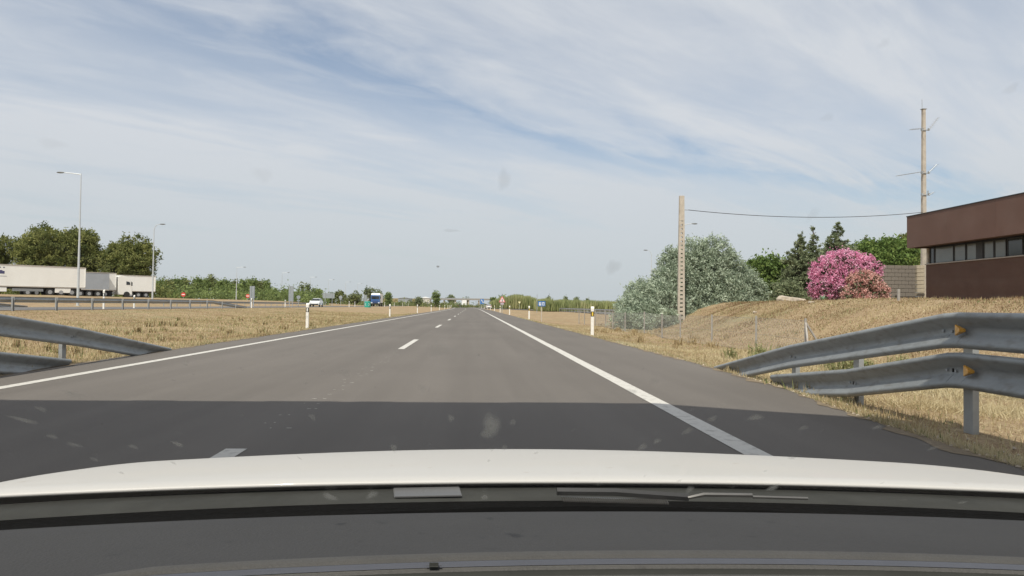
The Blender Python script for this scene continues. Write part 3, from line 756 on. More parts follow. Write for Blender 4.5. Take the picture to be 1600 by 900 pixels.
for i, (px, tp, w, lab) in enumerate(((772, 464, 12, 'green tree at the left end of the reed bed'), (785, 462, 12, 'green tree behind the triangular warning sign'), (800, 462, 14, 'ragged tree behind the middle of the reed bed'),
                                      (815, 463, 12, 'ragged tree right of the small yellow sign'), (828, 466, 10, 'tree at the right end of the reed bed'), (857, 462, 6, 'small dark tree just right of the blue service sign'),
                                      (884, 465, 4, 'thin dark cypress above the reed hedge, left one'), (901, 466, 4, 'thin dark cypress above the reed hedge, middle one'), (918, 468, 4, 'thin dark cypress above the reed hedge, right one'))):
    Y = 300; x, zt = AT(px, tp, Y); H = zt-g(x, Y); W_ = px_m(w, Y)
    lb = blob(W_, H, 5, .1, 90+i) if w > 5 else [(0, 0, H*f, W_*.45, W_*.45, H*.16) for f in (.2, .4, .6, .8, .9)]
    tree('far_tree', px, Y, 0, 0, lb, M_green if w > 9 else M_dark, lab, 'tree', 'trees in and behind the reeds', leaf=.5, nclump=90, per=8, spread=.4, trunk=(.15, .2))
pts = [(XA(px, y), y, rnd.uniform(.5, 1.0)) for px, y in ((rnd.uniform(700, 1000), rnd.uniform(330, 480)) for _ in range(160))]
scrub('undergrowth', pts, M_olive, 'low scrub along the horizon behind the reeds', .6, 2.0, 1.8, 36)

# the big silver bush
def px_lobes(Y, items, z0, x0, depth=.75):
    out = []
    for (px, py, wpx, hpx, dy) in items:
        x, z = AT(px, py, Y+dy); s = (Y+dy)/FPX
        out.append((x-x0, dy, z-z0, wpx*s, wpx*s*depth, hpx*s))
    return out
Yb = 43.6; xb0 = XA(1085, Yb); zb0 = g(xb0, Yb)
sil = px_lobes(Yb, [(1085, 402, 30, 30, 0), (1118, 398, 30, 28, 0), (1052, 412, 24, 24, 0), (1140, 418, 24, 24, .2), (1100, 430, 40, 34, -.3), (1060, 445, 34, 30, -.5), (1160, 440, 28, 24, .2), (1130, 450, 36, 28, -.4), (1180, 458, 20, 20, .2),
    (1095, 470, 44, 28, -.8), (1150, 472, 34, 18, -.5), (1000, 462, 26, 24, -3.6), (1036, 442, 22, 24, -1.0), (1040, 465, 26, 24, -1.4), (985, 480, 24, 22, -4.4), (1026, 462, 26, 26, -2.6), (1010, 490, 32, 24, -4.6), (1050, 485, 34, 26, -1.6), (975, 502, 20, 20, -5.6), (1000, 508, 26, 16, -5.6), (1035, 500, 26, 20, -3.8), (1058, 503, 26, 16, -1.8), (1165, 475, 24, 12, 0)], zb0, xb0)
root = empty('silver_bush', (xb0, Yb, zb0), 0, 'large silvery green bush behind the concrete lattice pole', 'bush')
t = MB()
for l in sil:
    st = Vector((rnd.uniform(-.4, .4), rnd.uniform(-.3, .3), 0)); en = Vector(l[:3])
    t.tube([st, st.lerp(en, .5)+Vector((rnd.uniform(-.3, .3), 0, .2)), en], [.10, .06, .015], 6)
t.build('trunk', M_bark, root, smooth=True)
C, T = crown_points(sil, 5000, 18, .13, .74, .5, .26)
C2, T2 = crown_points([(a, b, c, d*1.12, e*1.12, f*1.12) for a, b, c, d, e, f in sil], 700, 12, .10, .93, .55, .2)
C = np.concatenate([C, C2]); T = np.concatenate([T, T2]); C[:, 2] = np.maximum(C[:, 2], G(C[:, 0]+xb0, C[:, 1]+Yb)-zb0+.02*RG.random(len(C)))
leaves('crown', C, .085, M_silver, root, T, 2.1)
# trees around the mound
def lobed(name, px0, Y, items, m, label, cat='tree', leaf=.16, nclump=900, per=10, spread=.2, trunk=.14, depth=.8, cv=.24):
    x0 = XA(px0, Y); z0 = g(x0, Y); root = empty(name, (x0, Y, z0), 0, label, cat)
    lb = px_lobes(Y, items, z0, x0, depth); t = MB(); hm = max(l[2] for l in lb)
    t.tube([(0, 0, -.3), (0, 0, hm*.5), (0, 0, hm*.95)], [trunk, trunk*.7, trunk*.2], 8)
    for l in lb:
        st = Vector((0, 0, max(.1, min(l[2], hm)*rnd.uniform(.35, .6)))); t.tube([st, st.lerp(Vector(l[:3]), .55)+Vector((0, 0, .1)), l[:3]], [trunk*.45, trunk*.3, trunk*.08], 5)
    t.build('trunk', M_bark, root, smooth=True)
    C, T = crown_points(lb, nclump, per, spread, .7, .5, cv); C[:, 2] = np.maximum(C[:, 2], .02)
    leaves('crown', C, leaf, m, root, T)
    return root
lobed('stone_pine', 1198, 56, [(1198, 415, 28, 16, 0), (1178, 425, 22, 17, 0), (1215, 424, 24, 20, 0), (1190, 440, 32, 20, 0), (1210, 455, 32, 20, 0), (1180, 460, 24, 16, 0)], M_bright, 'rounded green tree between the silver bush and the dark conifer', leaf=.2)
def conifer(px, Y, top, base, wpx, label, m=M_dark, n=24, nclump=700, gaps=.0):
    x0, zt = AT(px, top, Y); z0 = g(x0, Y); H = zt-z0; W_ = wpx*Y/FPX/2
    root = empty('conifer', (x0, Y, z0), 0, label, 'conifer', 'dark conifers behind the pink oleander')
    t = MB(); t.tube([(0, 0, -.3), (0, 0, H*.6), (0, 0, H)], [.14, .08, .015], 8)
    lb = [(0, 0, H*.985, .05, .05, H*.02)]
    for k in range(n):
        f = .05 + .93*k/(n-1)
        r0 = W_*(1.03-f)**.85*rnd.uniform(.7, 1.15)
        for q in range(7 if f < .8 else 4):
            an = q*2.4+k*1.1+rnd.uniform(-.4, .4)
            for fr_ in (.35, .7, 1.0):
                r = r0*fr_*rnd.uniform(.85, 1.1); c = (math.cos(an)*r, math.sin(an)*r, H*f + H*.035*fr_*rnd.uniform(-.6, 1))
                lb.append((*c, .04+r0*.20, .04+r0*.20, .05+.08*(1-f)))
            t.tube([(0, 0, H*f-.12), c], [.03, .008], 4)
    t.build('trunk', M_bark, root, smooth=True)
    C, T = crown_points(lb, nclump*2, 12, .055, .2, .5, .22)
    leaves('crown', C, .12, m, root, T, 2.0)
conifer(1250, 51, 366, 475, 100, 'broad dark conifer left of the pink oleander', nclump=1700)
conifer(1271, 54, 354, 475, 58, 'slim dark conifer spire rising just behind the broad one', nclump=500)
conifer(1308, 52, 348, 475, 104, 'tall dark conifer rising directly over the pink oleander', nclump=1500)
conifer(1352, 60, 370, 420, 70, 'dark conifer tip among the bright green trees', nclump=400)
lobed('green_tree', 1385, 58, [(1385, 388, 30, 16, 0), (1350, 392, 24, 16, 0), (1415, 390, 24, 15, 0), (1370, 405, 34, 16, -.5), (1405, 408, 30, 14, -.5), (1340, 412, 22, 14, 0), (1372, 430, 44, 18, 0)], M_bright, 'bright green broadleaf tree behind the block wall', leaf=.2, nclump=1300)
lobed('green_tree', 1425, 62, [(1420, 380, 14, 14, 0), (1432, 392, 14, 16, 0), (1425, 405, 18, 20, 0)], M_pine, 'dark green tree crown touching the corner of the brown building', leaf=.22, nclump=400)
lobed('green_tree', 1255, 57, [(1240, 425, 20, 20, 0), (1262, 430, 22, 26, 0), (1285, 425, 20, 28, 0), (1232, 452, 24, 20, 0), (1275, 458, 30, 18, 0), (1300, 400, 20, 18, 0), (1322, 398, 18, 14, 0)], M_dark, 'dark broad crown filling the gap between and behind the conifers', leaf=.2, nclump=1300)
lobed('shrub', 1228, 44, [(1228, 455, 16, 16, 0), (1240, 463, 14, 14, 0), (1222, 468, 14, 10, 0)], M_dark, 'dark grey green shrub at the right foot of the silver bush', 'shrub', leaf=.12, nclump=500)
# oleander
Yo = 36.0; xo = XA(1325, Yo); zo = g(xo, Yo)
ole = empty('oleander', (xo, Yo, zo), 0, 'dome shaped oleander covered in pink blossom in front of the conifers', 'oleander', 'oleanders by the block wall')
pl = px_lobes(Yo, [(1318, 415, 30, 24, 0), (1295, 428, 28, 26, 0), (1345, 425, 30, 26, 0), (1285, 448, 20, 20, -.2), (1320, 440, 34, 26, -.1), (1352, 446, 24, 20, 0), (1288, 462, 14, 10, -.2)], zo, xo)
t = MB()
for k in range(14):
    a = rnd.uniform(0, 6.28); l = rnd.choice(pl); t.tube([(math.cos(a)*.15, math.sin(a)*.15, -.1), (math.cos(a)*.5, math.sin(a)*.4, .9), l[:3]], [.04, .03, .01], 5)
t.build('trunk', M_bark, ole, smooth=True)
C, T = crown_points([(a, b, c, d*.9, e*.9, f*.9) for a, b, c, d, e, f in pl], 1100, 9, .10, .6, .45, .2); leaves('foliage', C, .12, M_petal_leaf, ole, T, 2.4)
lb2 = [(a, b, c, d*1.03, e*1.03, f*1.03) for a, b, c, d, e, f in pl]
C, T = crown_points(lb2, 3600, 13, .075, .90, .5, .2); leaves('blossom', C, .10, M_pink, ole, T, 1.0)
x2 = XA(1360, Yo-1.2); z2 = g(x2, Yo-1.2)
ol2 = empty('oleander', (x2, Yo-1.2, z2), 0, 'smaller oleander with faded salmon blossom at the right foot of the pink one', 'oleander', 'oleanders by the block wall')
pl = px_lobes(Yo-1.2, [(1350, 440, 24, 16, 0), (1366, 455, 20, 14, 0), (1340, 458, 22, 14, 0), (1372, 466, 14, 8, 0), (1330, 466, 14, 8, 0), (1352, 468, 22, 8, -.2)], z2, x2)
t = MB()
for k in range(10):
    a = rnd.uniform(0, 6.28); l = rnd.choice(pl); t.tube([(math.cos(a)*.12, math.sin(a)*.12, -.1), (math.cos(a)*.3, math.sin(a)*.3, .5), l[:3]], [.03, .02, .008], 5)
t.build('trunk', M_bark, ol2, smooth=True)
C, T = crown_points([(a, b, c, d*.93, e*.93, f*.93) for a, b, c, d, e, f in pl], 900, 9, .09, .6, .55, .2); leaves('foliage', C, .10, M_petal_leaf, ol2, T, 2.4)
C, T = crown_points([(a, b, c, d*1.02, e*1.02, f*1.02) for a, b, c, d, e, f in pl], 1700, 12, .07, .9, .55, .2); leaves('blossom', C, .09, M_salmon, ol2, T, 1.0)
# small agave below the oleander
xa_ = XA(1286, 34); ag = MB()
for k in range(26):
    a = k*2.4; ln = rnd.uniform(.28, .42); el = rnd.uniform(.2, 1.2); d = Vector((math.cos(a)*math.cos(el), math.sin(a)*math.cos(el), math.sin(el)))*ln
    s_ = Vector((-math.sin(a), math.cos(a), 0))*.03; m0 = d*.45
    ag.add([Vector(-s_*.6), Vector(s_*.6), m0+s_, d, m0-s_, m0*.9+Vector((0, 0, -.02))], [(0, 1, 2, 4), (4, 2, 3), (0, 5, 1), (1, 5, 2), (2, 5, 3), (3, 5, 4), (4, 5, 0)])
M_agave = mat('agave_green', (.20, .33, .20), .6, .15, 12)
tag(ag.build('agave_plant', M_agave, loc=(xa_, 34, g(xa_, 34)+.02)), 'small pale green rosette plant at the left foot of the oleander', 'plant')
# rock slabs
def rock(px, Y, dims, label, rz=.2, tilt=.15):
    x = XA(px, Y); m_ = MB(); r = random.Random(int(px)); rings = []
    for z, s in ((-.5, .9), (-.1, 1.0), (.35, .92), (.5, .7)):
        rings.append([(dims[0]*.5*s*math.cos(a)*r.uniform(.8, 1.1), dims[1]*.5*s*math.sin(a)*r.uniform(.8, 1.1), dims[2]*z*r.uniform(.8, 1.1)) for a in [i*.698 for i in range(9)]])
    m_.loft(rings); o = m_.build('rock', M_stone, bevel=.01, loc=(x, Y, g(x, Y)+dims[2]*.2)); o.rotation_euler = (tilt, .1, rz)
    return tag(o, label, 'rock', 'pale rocks on the mound')
rock(1232, 33.5, (1.5, .8, .32), 'large pale rock slab lying on the mound left of the oleander', .5)
rock(1247, 34.5, (.9, .5, .28), 'smaller pale rock leaning behind the large slab left of the oleander', -.2)
rock(1392, 34.0, (.7, .35, .14), 'flat pale stone right of the oleander by the block wall', .1)
rock(1437, 27, (.35, .25, .10), 'small pale stone on the grass below the brown wall', .3)
rock(1268, 27, (.28, .2, .12), 'single small white stone in the middle of the mound', .3)
rock(1180, 30, (.3, .2, .1), 'small pale stone at the left brow of the mound', .9)

# ------------------------------------------------------------------ building on the mound
M_brown = mat('brown_cladding', (.125, .066, .047), .6, .08, 1.2, .05, 20, dirt=((.16, .10, .078), .8, .45, .8, .7))
M_brown2 = mat('brown_render', (.110, .060, .044), .8, .10, 1.5, .1, 30, dirt=((.15, .095, .072), 1.1, .45, .8, .6))
M_sill = mat('sill_metal', (.42, .38, .33), .6, .1, 5)
M_frame = mat('window_frame', (.035, .035, .037), .5, .1, 5)
M_glassb = mat('window_blind_glass', (.17, .19, .18), .15, .12, .8, spec=.8)
M_glassd = mat('window_dark_glass', (.035, .042, .045), .1, .2, .8, spec=.8)
XF = AT(1417, 450, 40)[0]; XW = XF + .95
zr = AT(1417, 338, 40)[1]; zfb = AT(1417, 388, 40)[1]; 
zs = AT(1441, 413, 40.1)[1]; zbase = .9
YF, YN = 40.0, 12.0
bld = empty('brown_building', (XW, YF, zbase), 0, 'flat roofed brown building with overhanging fascia and window band on the right mound', 'building')
def LB(x, y, z): return (x-XW, y-YF, z-zbase)
def bbox(name, x0, x1, y0, y1, z0, z1, m, bevel=0, parent=bld):
    return MB().box(LB((x0+x1)/2, (y0+y1)/2, (z0+z1)/2), (x1-x0, y1-y0, z1-z0)).build(name, m, parent, bevel=bevel)
bbox('lower_wall', XW, XW+8, YN, YF-.25, zbase, zs-.06, M_brown2)
# fascia in long panels with fine joints
npan = 8
for k in range(npan):
    y1 = YF - k*(YF-YN)/npan; y0 = YF-(k+1)*(YF-YN)/npan
    bbox('fascia_panel', XF, XF+.12, y0+.004, y1-.004, zfb, zr-.05, M_brown)
bbox('fascia_end', XF+.124, XW+8, YF-.12, YF-.006, zfb, zr-.05, M_brown)
bbox('roof_slab', XF+.124, XW+8, YN, YF-.124, zfb+.08, zr-.16, M_brown2)
bbox('roof_capping', XF-.03, XF+.16, YN, YF+.03, zr-.046, zr, M_sill.copy() if False else M_frame, .005)
bbox('sill', XW-.07, XW+.1, YN, YF-.23, zs-.056, zs, M_sill, .005)
bbox('window_recess', XW+.30, XW+8, YN, YF-.25, zs-.05, zfb+.075, M_frame)
# windows: frame and pane
zt_ = zfb - .02
def win(pa, pb, m):
    ya, yb = None, None
    def y_of(px):
        d = ray(px, 400); return d.y*(XW/d.x)
    y0, y1 = y_of(pb), y_of(pa)
    fr_ = MB(); t_ = .035
    for (a, b, c, d) in ((y0, y1, zs, zs+t_), (y0, y1, zt_-t_, zt_), (y0, y0+t_, zs+t_, zt_-t_), (y1-t_, y1, zs+t_, zt_-t_)):
        fr_.box(LB(XW+.11, (a+b)/2, (c+d)/2), (.05, b-a, d-c))
    f = fr_.build('window', M_frame, bld)
    MB().box(LB(XW+.115, (y0+y1)/2, (zs+zt_)/2), (.012, y1-y0-2*t_-.004, zt_-zs-2*t_-.004)).build('pane', m, f)
for pa, pb, m in ((1450, 1457, M_glassd), (1458, 1487, M_glassb), (1488, 1506, M_glassb), (1507, 1523, M_glassb), (1534, 1550, M_glassb), (1551, 1569, M_glassb), (1571, 1595, M_glassd), (1597, 1622, M_glassb), (1624, 1655, M_glassb), (1660, 1700, M_glassd)):
    win(pa, pb, m)
def y_of(px):
    d = ray(px, 400); return d.y*(XW/d.x)
y0, y1 = y_of(1533.5), y_of(1523.5); bbox('mullion', XW+.06, XW+.28, y0, y1, zs, zt_, M_frame)
bbox('end_column', XW+.02, XW+.25, YF-.42, YF-.26, zs, zt_, M_conc)

# block wall left of the building
M_block = mat('wall_block', (.21, .185, .155), .95, .22, 2.5, .5, 22, dirt=((.10, .09, .08), 1.4, .5, .75, .7))
M_block2 = mat('pier_block', (.46, .40, .30), .95, .15, 3, .4, 22)
M_mortar = mat('mortar', (.23, .21, .18), .95, .1, 10)
Yw = 42.9; xw0, xw1 = 21.8, AT(1429, 440, Yw)[0]; ztop = AT(1400, 414.5, Yw)[1]; zb_ = 1.2
bw = empty('block_wall', ((xw0+xw1)/2, Yw, zb_), 0, 'weathered grey block wall between the oleander and the brown building', 'wall')
cxw = (xw0+xw1)/2
rows = int(round((ztop-zb_)/.24)); bh = (ztop-zb_)/rows; nc = int(round((xw1-xw0)/.44)); bwid = (xw1-xw0)/nc
MB().box((0, .06, (ztop-zb_)/2-.01), (xw1-xw0-.02, .16, ztop-zb_-.03)).build('mortar_core', M_mortar, bw)
blk = None
for r_ in range(rows):
    x = xw0 - (bwid/2 if r_ % 2 else 0)
    while x < xw1-.05:
        a, b = max(x, xw0), min(x+bwid, xw1)
        full = abs((b-a)-bwid) < 1e-4
        if full and blk is not None:
            o = bpy.data.objects.new('block', blk.data); COL.objects.link(o); o.parent = bw
        else:
            o = MB().box((0, 0, 0), (b-a-.014, .2, bh-.014)).build('block', M_block, bw, bevel=.006)
            if full: blk = o
        o.location = ((a+b)/2-cxw, rnd.uniform(-.008, .008), bh*(r_+.5)); x += bwid
pr = None
x0p, x1p = xw1+.01, AT(1441, 440, Yw)[0]
for r_ in range(rows+0):
    if pr is None: pr = o = MB().box((0, 0, 0), (x1p-x0p, .40, bh-.014)).build('pier_block', M_block2, bw, bevel=.012)
    else: o = bpy.data.objects.new('pier_block', pr.data); COL.objects.link(o); o.parent = bw
    o.location = ((x0p+x1p)/2-cxw+rnd.uniform(-.012, .012), -.05, bh*(r_+.5)+.02)

# ------------------------------------------------------------------ concrete lattice pole, mast, wire
Yp = 40.0; xp = XA(1064, Yp); zp = g(xp, Yp); ptop = AT(1062, 306, Yp)[1]; Hp = ptop - zp
pole = empty('utility_pole', (xp, Yp, zp), 0, 'concrete ladder like utility pole standing before the silver bush', 'utility pole')
def pw(z): return .20 - .07*z/Hp      # half width tapering
for s_ in (-1, 1):
    MB().loft([[(s_*pw(z)-s_*.0, -.09, z), (s_*pw(z)-s_*.105, -.09, z), (s_*pw(z)-s_*.105, .09, z), (s_*pw(z), .09, z)] for z in (-.3, Hp*.80)]).build('chord', M_conc, pole)
nr = 24
rg = None
for k in range(nr):
    z = .12 + k*(Hp*.80-.1)/nr
    o = MB().box((0, 0, z+.09), (2*(pw(z)-.103), .15, .15)).build('rung', M_conc, pole)
MB().loft([[(-pw(z), -.09, z), (pw(z), -.09, z), (pw(z), .09, z), (-pw(z), .09, z)] for z in (Hp*.80+.002, Hp)]).build('head', M_conc, pole, bevel=.008)
zatt = AT(1068, 328, Yp)[1]
MB().tube([(pw(zatt-zp)-.01, -.02, zatt-zp), (pw(zatt-zp)+.22, -.02, zatt-zp)], .02, 6).build('bracket', M_steel, pole)
Ym = 44.6; xm = XA(1443.5, Ym); zm0 = 1.3; mtop = AT(1443, 171, Ym)[1]; Hm = mtop-zm0
mast = empty('antenna_mast', (xm, Ym, zm0), 0, 'tall concrete mast with antennas behind the corner of the brown building', 'mast')
MB().loft([[(-w, -.10, z), (w, -.10, z), (w, .10, z), (-w, .10, z)] for z, w in ((-.3, .17), (Hm, .085))]).build('shaft', M_conc, mast, bevel=.01)
MB().box((0, 0, Hm+.02), (.30, .26, .04)).build('cap', M_steel, mast)
MB().tube([(-.09, 0, Hm+.04), (-.10, 0, Hm+.62)], .016, 6).build('whip', M_steel, mast)
def yagi(pa, pb, clamp_px, nel, lab):
    x0, z0 = AT(*pa, Ym); x1, z1 = AT(*pb, Ym)
    a = Vector((x0-xm, -.25, z0-zm0)); b = Vector((x1-xm, -.25, z1-zm0))
    m_ = MB().tube([a, b], .018, 6)
    for k in range(nel):
        p = a.lerp(b, (k+.5)/nel); m_.tube([p-Vector((0, .28, 0)), p+Vector((0, .28, 0))], .007, 4)
    m_.build('antenna', M_steel, mast)
yagi((1418, 204), (1440, 202), 0, 5, ''); yagi((1448, 204), (1462, 185), 0, 5, ''); yagi((1397, 276), (1440, 269), 0, 9, ''); yagi((1448, 270), (1460, 258), 0, 4, ''); yagi((1448, 306), (1455, 301), 0, 3, '')
for py in (204, 271, 305):
    z = AT(1443, py, Ym)[1]-zm0
    m_ = MB().box((0, -.12, z), (.52, .05, .05)); m_.box((-.22, -.19, z+.02), (.09, .12, .16)).box((.22, -.19, z+.03), (.08, .12, .14))
    if py == 305: m_.box((.2, -.14, z+.12), (.05, .05, .3))
    m_.build('clamp', M_steel, mast)
xw_, zw_ = AT(1440, 332, Ym)
cw = MB(); pts = []
A = Vector((xp+pw(3)+.2, Yp-.02, zatt)); B = Vector((xw_, Ym-.12, zw_))
for i in range(25):
    t = i/24; p = A.lerp(B, t); p.z -= 4*.36*t*(1-t); pts.append(p - A)
M_cable = mat('cable', (.05, .05, .055), .6, .1, 5)
tag(MB().tube(pts, .017, 6).build('overhead_cable', M_cable, loc=A), 'black cable sagging between the concrete pole and the antenna mast', 'cable')

# ------------------------------------------------------------------ lamp posts
M_lamp = mat('lamp_head_grey', (.16, .17, .17), .5, .1, 5)
M_lpost = mat('lamp_post_grey', (.56, .59, .60), .45, .08, 2, metal=.3)
def lamp(px, Y, pytop, arm, style, label, group, rtop=.05):
    x = XA(px, Y, 470); zt_ = AT(px, pytop, Y)[1]; z0 = g(x, Y); H = zt_-z0
    root = empty('street_lamp', (x, Y, z0), 0, label, 'street lamp', group)
    s = 1 if arm > 0 else -1; L_ = abs(arm)
    if style == 'curved':
        MB().tube([(0, 0, 0), (0, 0, H*.55), (0, 0, H-.9), (s*.12, 0, H-.42), (s*L_*.35, 0, H-.12), (s*L_*.8, 0, H)], [.12, .08, .05, .04, .035, .03], 10).build('pole', M_lpost, root, smooth=True)
    else:
        MB().tube([(0, 0, 0), (0, 0, H*.5), (0, 0, H)], [.14, .09, .04], 10).build('pole', M_lpost, root, smooth=True)
        MB().tube([(0, 0, H-.1), (s*L_*.5, 0, H+.02), (s*L_*.82, 0, H+.05)], [.05, .04, .035], 8).build('arm', M_lpost, root, smooth=True)
    hd = MB(); rings = []
    for f, w, h in ((0, .05, .04), (.25, .12, .08), (.6, .17, .09), (.9, .12, .06), (1, .03, .02)):
        xx = s*(L_*.78 + f*.75); zz_ = H + (.0 if style == 'curved' else .06)
        rings.append([(xx, w*math.cos(a), zz_ + h*math.sin(a)) for a in [i*math.pi/4 for i in range(8)]])
    hd.loft(rings).build('lamp_head', M_lamp, root, smooth=True)
    MB().box((0, 0, .02), (.45, .45, .06)).build('base_plate', M_conc, root)
    return root
GL = 'street lamps beyond the opposite carriageway'
lamp(121.5, 76, 271, -2.1, 'straight', 'tall street lamp with arm to the left in front of the white trailer', GL)
lamp(238, 104, 350, 1.0, 'curved', 'street lamp with curved neck at the right end of the trailers', GL)
lamp(369, 205, 417.5, 2.2, 'straight', 'small street lamp left of the first grey sign back', GL)
lamp(440, 250, 426, 2.2, 'straight', 'small street lamp left of the second grey sign back', GL)
lamp(484.5, 290, 433, 2.2, 'straight', 'small street lamp just left of the white car', GL)
lamp(513, 320, 437, 2.2, 'straight', 'tiny street lamp behind the wide grey sign', GL)
lamp(539.5, 350, 440.5, 2.2, 'straight', 'tiny street lamp between the white car and the green drum', GL)
lamp(558, 380, 443, 2.2, 'straight', 'tiny street lamp left of the green gore drum', GL)
lamp(574, 330, 448.5, 5.0, 'straight', 'tiny street lamp directly behind the green gore drum', GL)
lamp(1017.5, 128, 391, -.9, 'curved', 'street lamp with curved neck behind the left part of the silver bush', 'street lamps on the right')
lamp(1068.5, 92, 350, 1.2, 'straight', 'street lamp whose head shows right of the concrete pole', 'street lamps on the right')
x = XA(839, 130); tag(MB().tube([(0, 0, 0), (0, 0, 3.3)], .05, 6).build('thin_pole', M_steel, loc=(x, 130, g(x, 130))), 'thin dark pole just left of the blue service sign', 'pole')

# ------------------------------------------------------------------ signs
M_blue = mat('sign_blue', (.05, .17, .42), .4, .05, 5)
M_signw = mat('sign_white', (.80, .80, .78), .4, .05, 5)
M_red = mat('sign_red', (.62, .06, .05), .4, .08, 5)
M_redp = mat('sign_red_faded', (.72, .22, .24), .4, .08, 5)
M_blk = mat('sign_black', (.02, .02, .02), .5, .1, 5)
M_teal = mat('drum_green', (.03, .33, .26), .45, .08, 3)
def sign_root(px, Y, label, name='road_sign', z=None, group=None):
    x = XA(px, Y); z0 = g(x, Y) if z is None else z
    return empty(name, (x, Y, z0), 0, label, 'road sign', group), x, z0
def sz(px, py, Y): return AT(px, py, Y)[1]
# blue service sign
Y = 50.5; r, x, z0 = sign_root(846.3, Y, 'rectangular blue service sign with white pictograms on a thin post, right verge')
zt_, zb = sz(846, 470.3, Y)-z0, sz(846, 478.8, Y)-z0; w = .53
MB().box((0, 0, (zt_+zb)/2), (w, .02, zt_-zb)).build('panel', M_blue, r, bevel=.01)
m_ = MB(); zc = (zt_+zb)/2
for dx in (-.11, .11):
    m_.box((dx, -.013, zc-.01), (.15, .006, .22))
m_.build('pictogram_field', M_signw, r)
m_ = MB()    # knife-and-fork like and pump like figures
m_.box((-.13, -.018, zc), (.016, .006, .17)).box((-.09, -.018, zc-.03), (.016, .006, .11)).box((-.09, -.018, zc+.045), (.045, .006, .05))
m_.box((.10, -.018, zc-.01), (.06, .006, .14)).box((.148, -.018, zc-.0), (.012, .006, .12)).box((.10, -.018, zc-.085), (.09, .006, .014))
m_.build('pictogram', M_blue, r)
MB().box((0, .03, zt_/2-.1), (.06, .04, zt_+.1)).build('post', M_conc, r)
# warning triangle
Y = 108; r, x, z0 = sign_root(784.5, Y, 'triangular red bordered warning sign on a post at the right verge')
def tri(s, h): return [(-s/2, 0), (s/2, 0), (s*.04, h), (-s*.04, h)]
zb = sz(784, 472.2, Y)-z0
for nm, s, h, m, yy_, dz in (('panel', .95, .86, M_redp, 0, 0), ('field', .60, .54, M_signw, -.014, .10)):
    mm_ = MB(); mm_.prism([(a, b+zb+dz) for a, b in tri(s, h)], 'y', yy_-.01, yy_+.01); mm_.build(nm, m, r)
mm_ = MB(); mm_.box((0, -.03, zb+.34), (.11, .008, .30)).box((.01, -.03, zb+.16), (.16, .008, .07)); mm_.build('pictogram', M_blk, r)
MB().box((0, -.0, zb-.22), (.50, .015, .28)).build('plate', mat('faded_plate', (.42, .36, .42), .5), r)
MB().box((0, .03, zb/2), (.08, .05, zb+.6)).build('post', M_steel, r)
# small far blue sign with white arrow
Y = 190; r, x, z0 = sign_root(753, Y, 'small blue sign with white arrow at the right verge near the far overpass')
zb, zt_ = sz(753, 475.0, Y)-z0, sz(753, 467.2, Y)-z0
MB().box((0, 0, (zt_+zb)/2), (.95, .03, zt_-zb)).build('panel', M_blue, r)
m_ = MB().box((.08, -.02, (zt_+zb)/2), (.14, .01, .8), ry=-.35); m_.prism([(-.25, (zt_+zb)/2+.55), (.1, (zt_+zb)/2+.25), (-.15, (zt_+zb)/2+.15)], 'y', -.026, -.016); m_.box((.26, -.02, (zt_+zb)/2-.2), (.28, .01, .2)); m_.build('arrow', M_signw, r)
for dx in (-.3, .3): MB().box((dx, .04, zb/2), (.07, .05, zb+.2)).build('post', M_steel, r)
# small yellowish sign in front of the reeds
Y = 215; r, x, z0 = sign_root(811.5, Y, 'small pale yellow sign in front of the reed bed')
zc = sz(811, 472.5, Y)-z0; MB().prism([(-.35, zc+.25), (.35, zc+.25), (.2, zc-.25), (-.2, zc-.25)], 'y', -.02, .02).build('panel', mat('pale_yellow', (.72, .68, .38), .5), r)
MB().box((0, .03, (zc-.25)/2), (.06, .04, zc-.25)).build('post', M_steel, r)
# no-entry signs
for px, py, Y, lab in ((286, 460.2, 150, 'small red no entry sign in front of the tree belt, left one'), (386.7, 462.5, 165, 'small red no entry sign beside the first grey sign back, right one')):
    r, x, z0 = sign_root(px, Y, lab, 'no_entry_sign', group='red no entry signs'); zc = sz(px, py, Y)-z0
    MB().tube([(0, -.015, zc), (0, .015, zc)], .42, 20).build('disc', M_red, r); MB().box((0, -.025, zc), (.60, .012, .16)).build('bar', M_signw, r)
    MB().box((0, .04, zc/2), (.07, .05, zc)).build('post', M_steel, r)
# backs of the big signs
for px0, px1, pt, pb, Y, lab in ((390, 397.6, 447, 466.2, 96, 'first grey back of a tall direction sign, above the delineator post'), (450.8, 458.2, 447, 471, 118, 'second grey back of a tall direction sign, left of the dark spired tree'),
                                 (504.5, 522.3, 458, 466, 165, 'wide grey back of a direction sign on two legs right of the white car'), (568, 573, 461, 471, 190, 'small grey sign back beside the green gore drum'),):
    pc = (px0+px1)/2; r, x, z0 = sign_root(pc, Y, lab, 'sign_back', group='grey backs of direction signs'); zt_, zb = sz(pc, pt, Y)-z0, sz(pc, pb, Y)-z0
    w = (px1-px0)*Y/FPX; nsl = 4
    for k in range(nsl):
        a = zb + (zt_-zb)*k/nsl; b = zb+(zt_-zb)*(k+1)/nsl
        MB().box((0, 0, (a+b)/2), (w, .05, b-a-.012)).build('slat', M_alu_back, r)
    for dx in (-w*.3, w*.3): MB().box((dx, -.06, (zb+zt_)/2*.5+zt_*.25-.2 if False else zt_*.5), (.09, .07, zt_)).build('leg', M_steel, r)
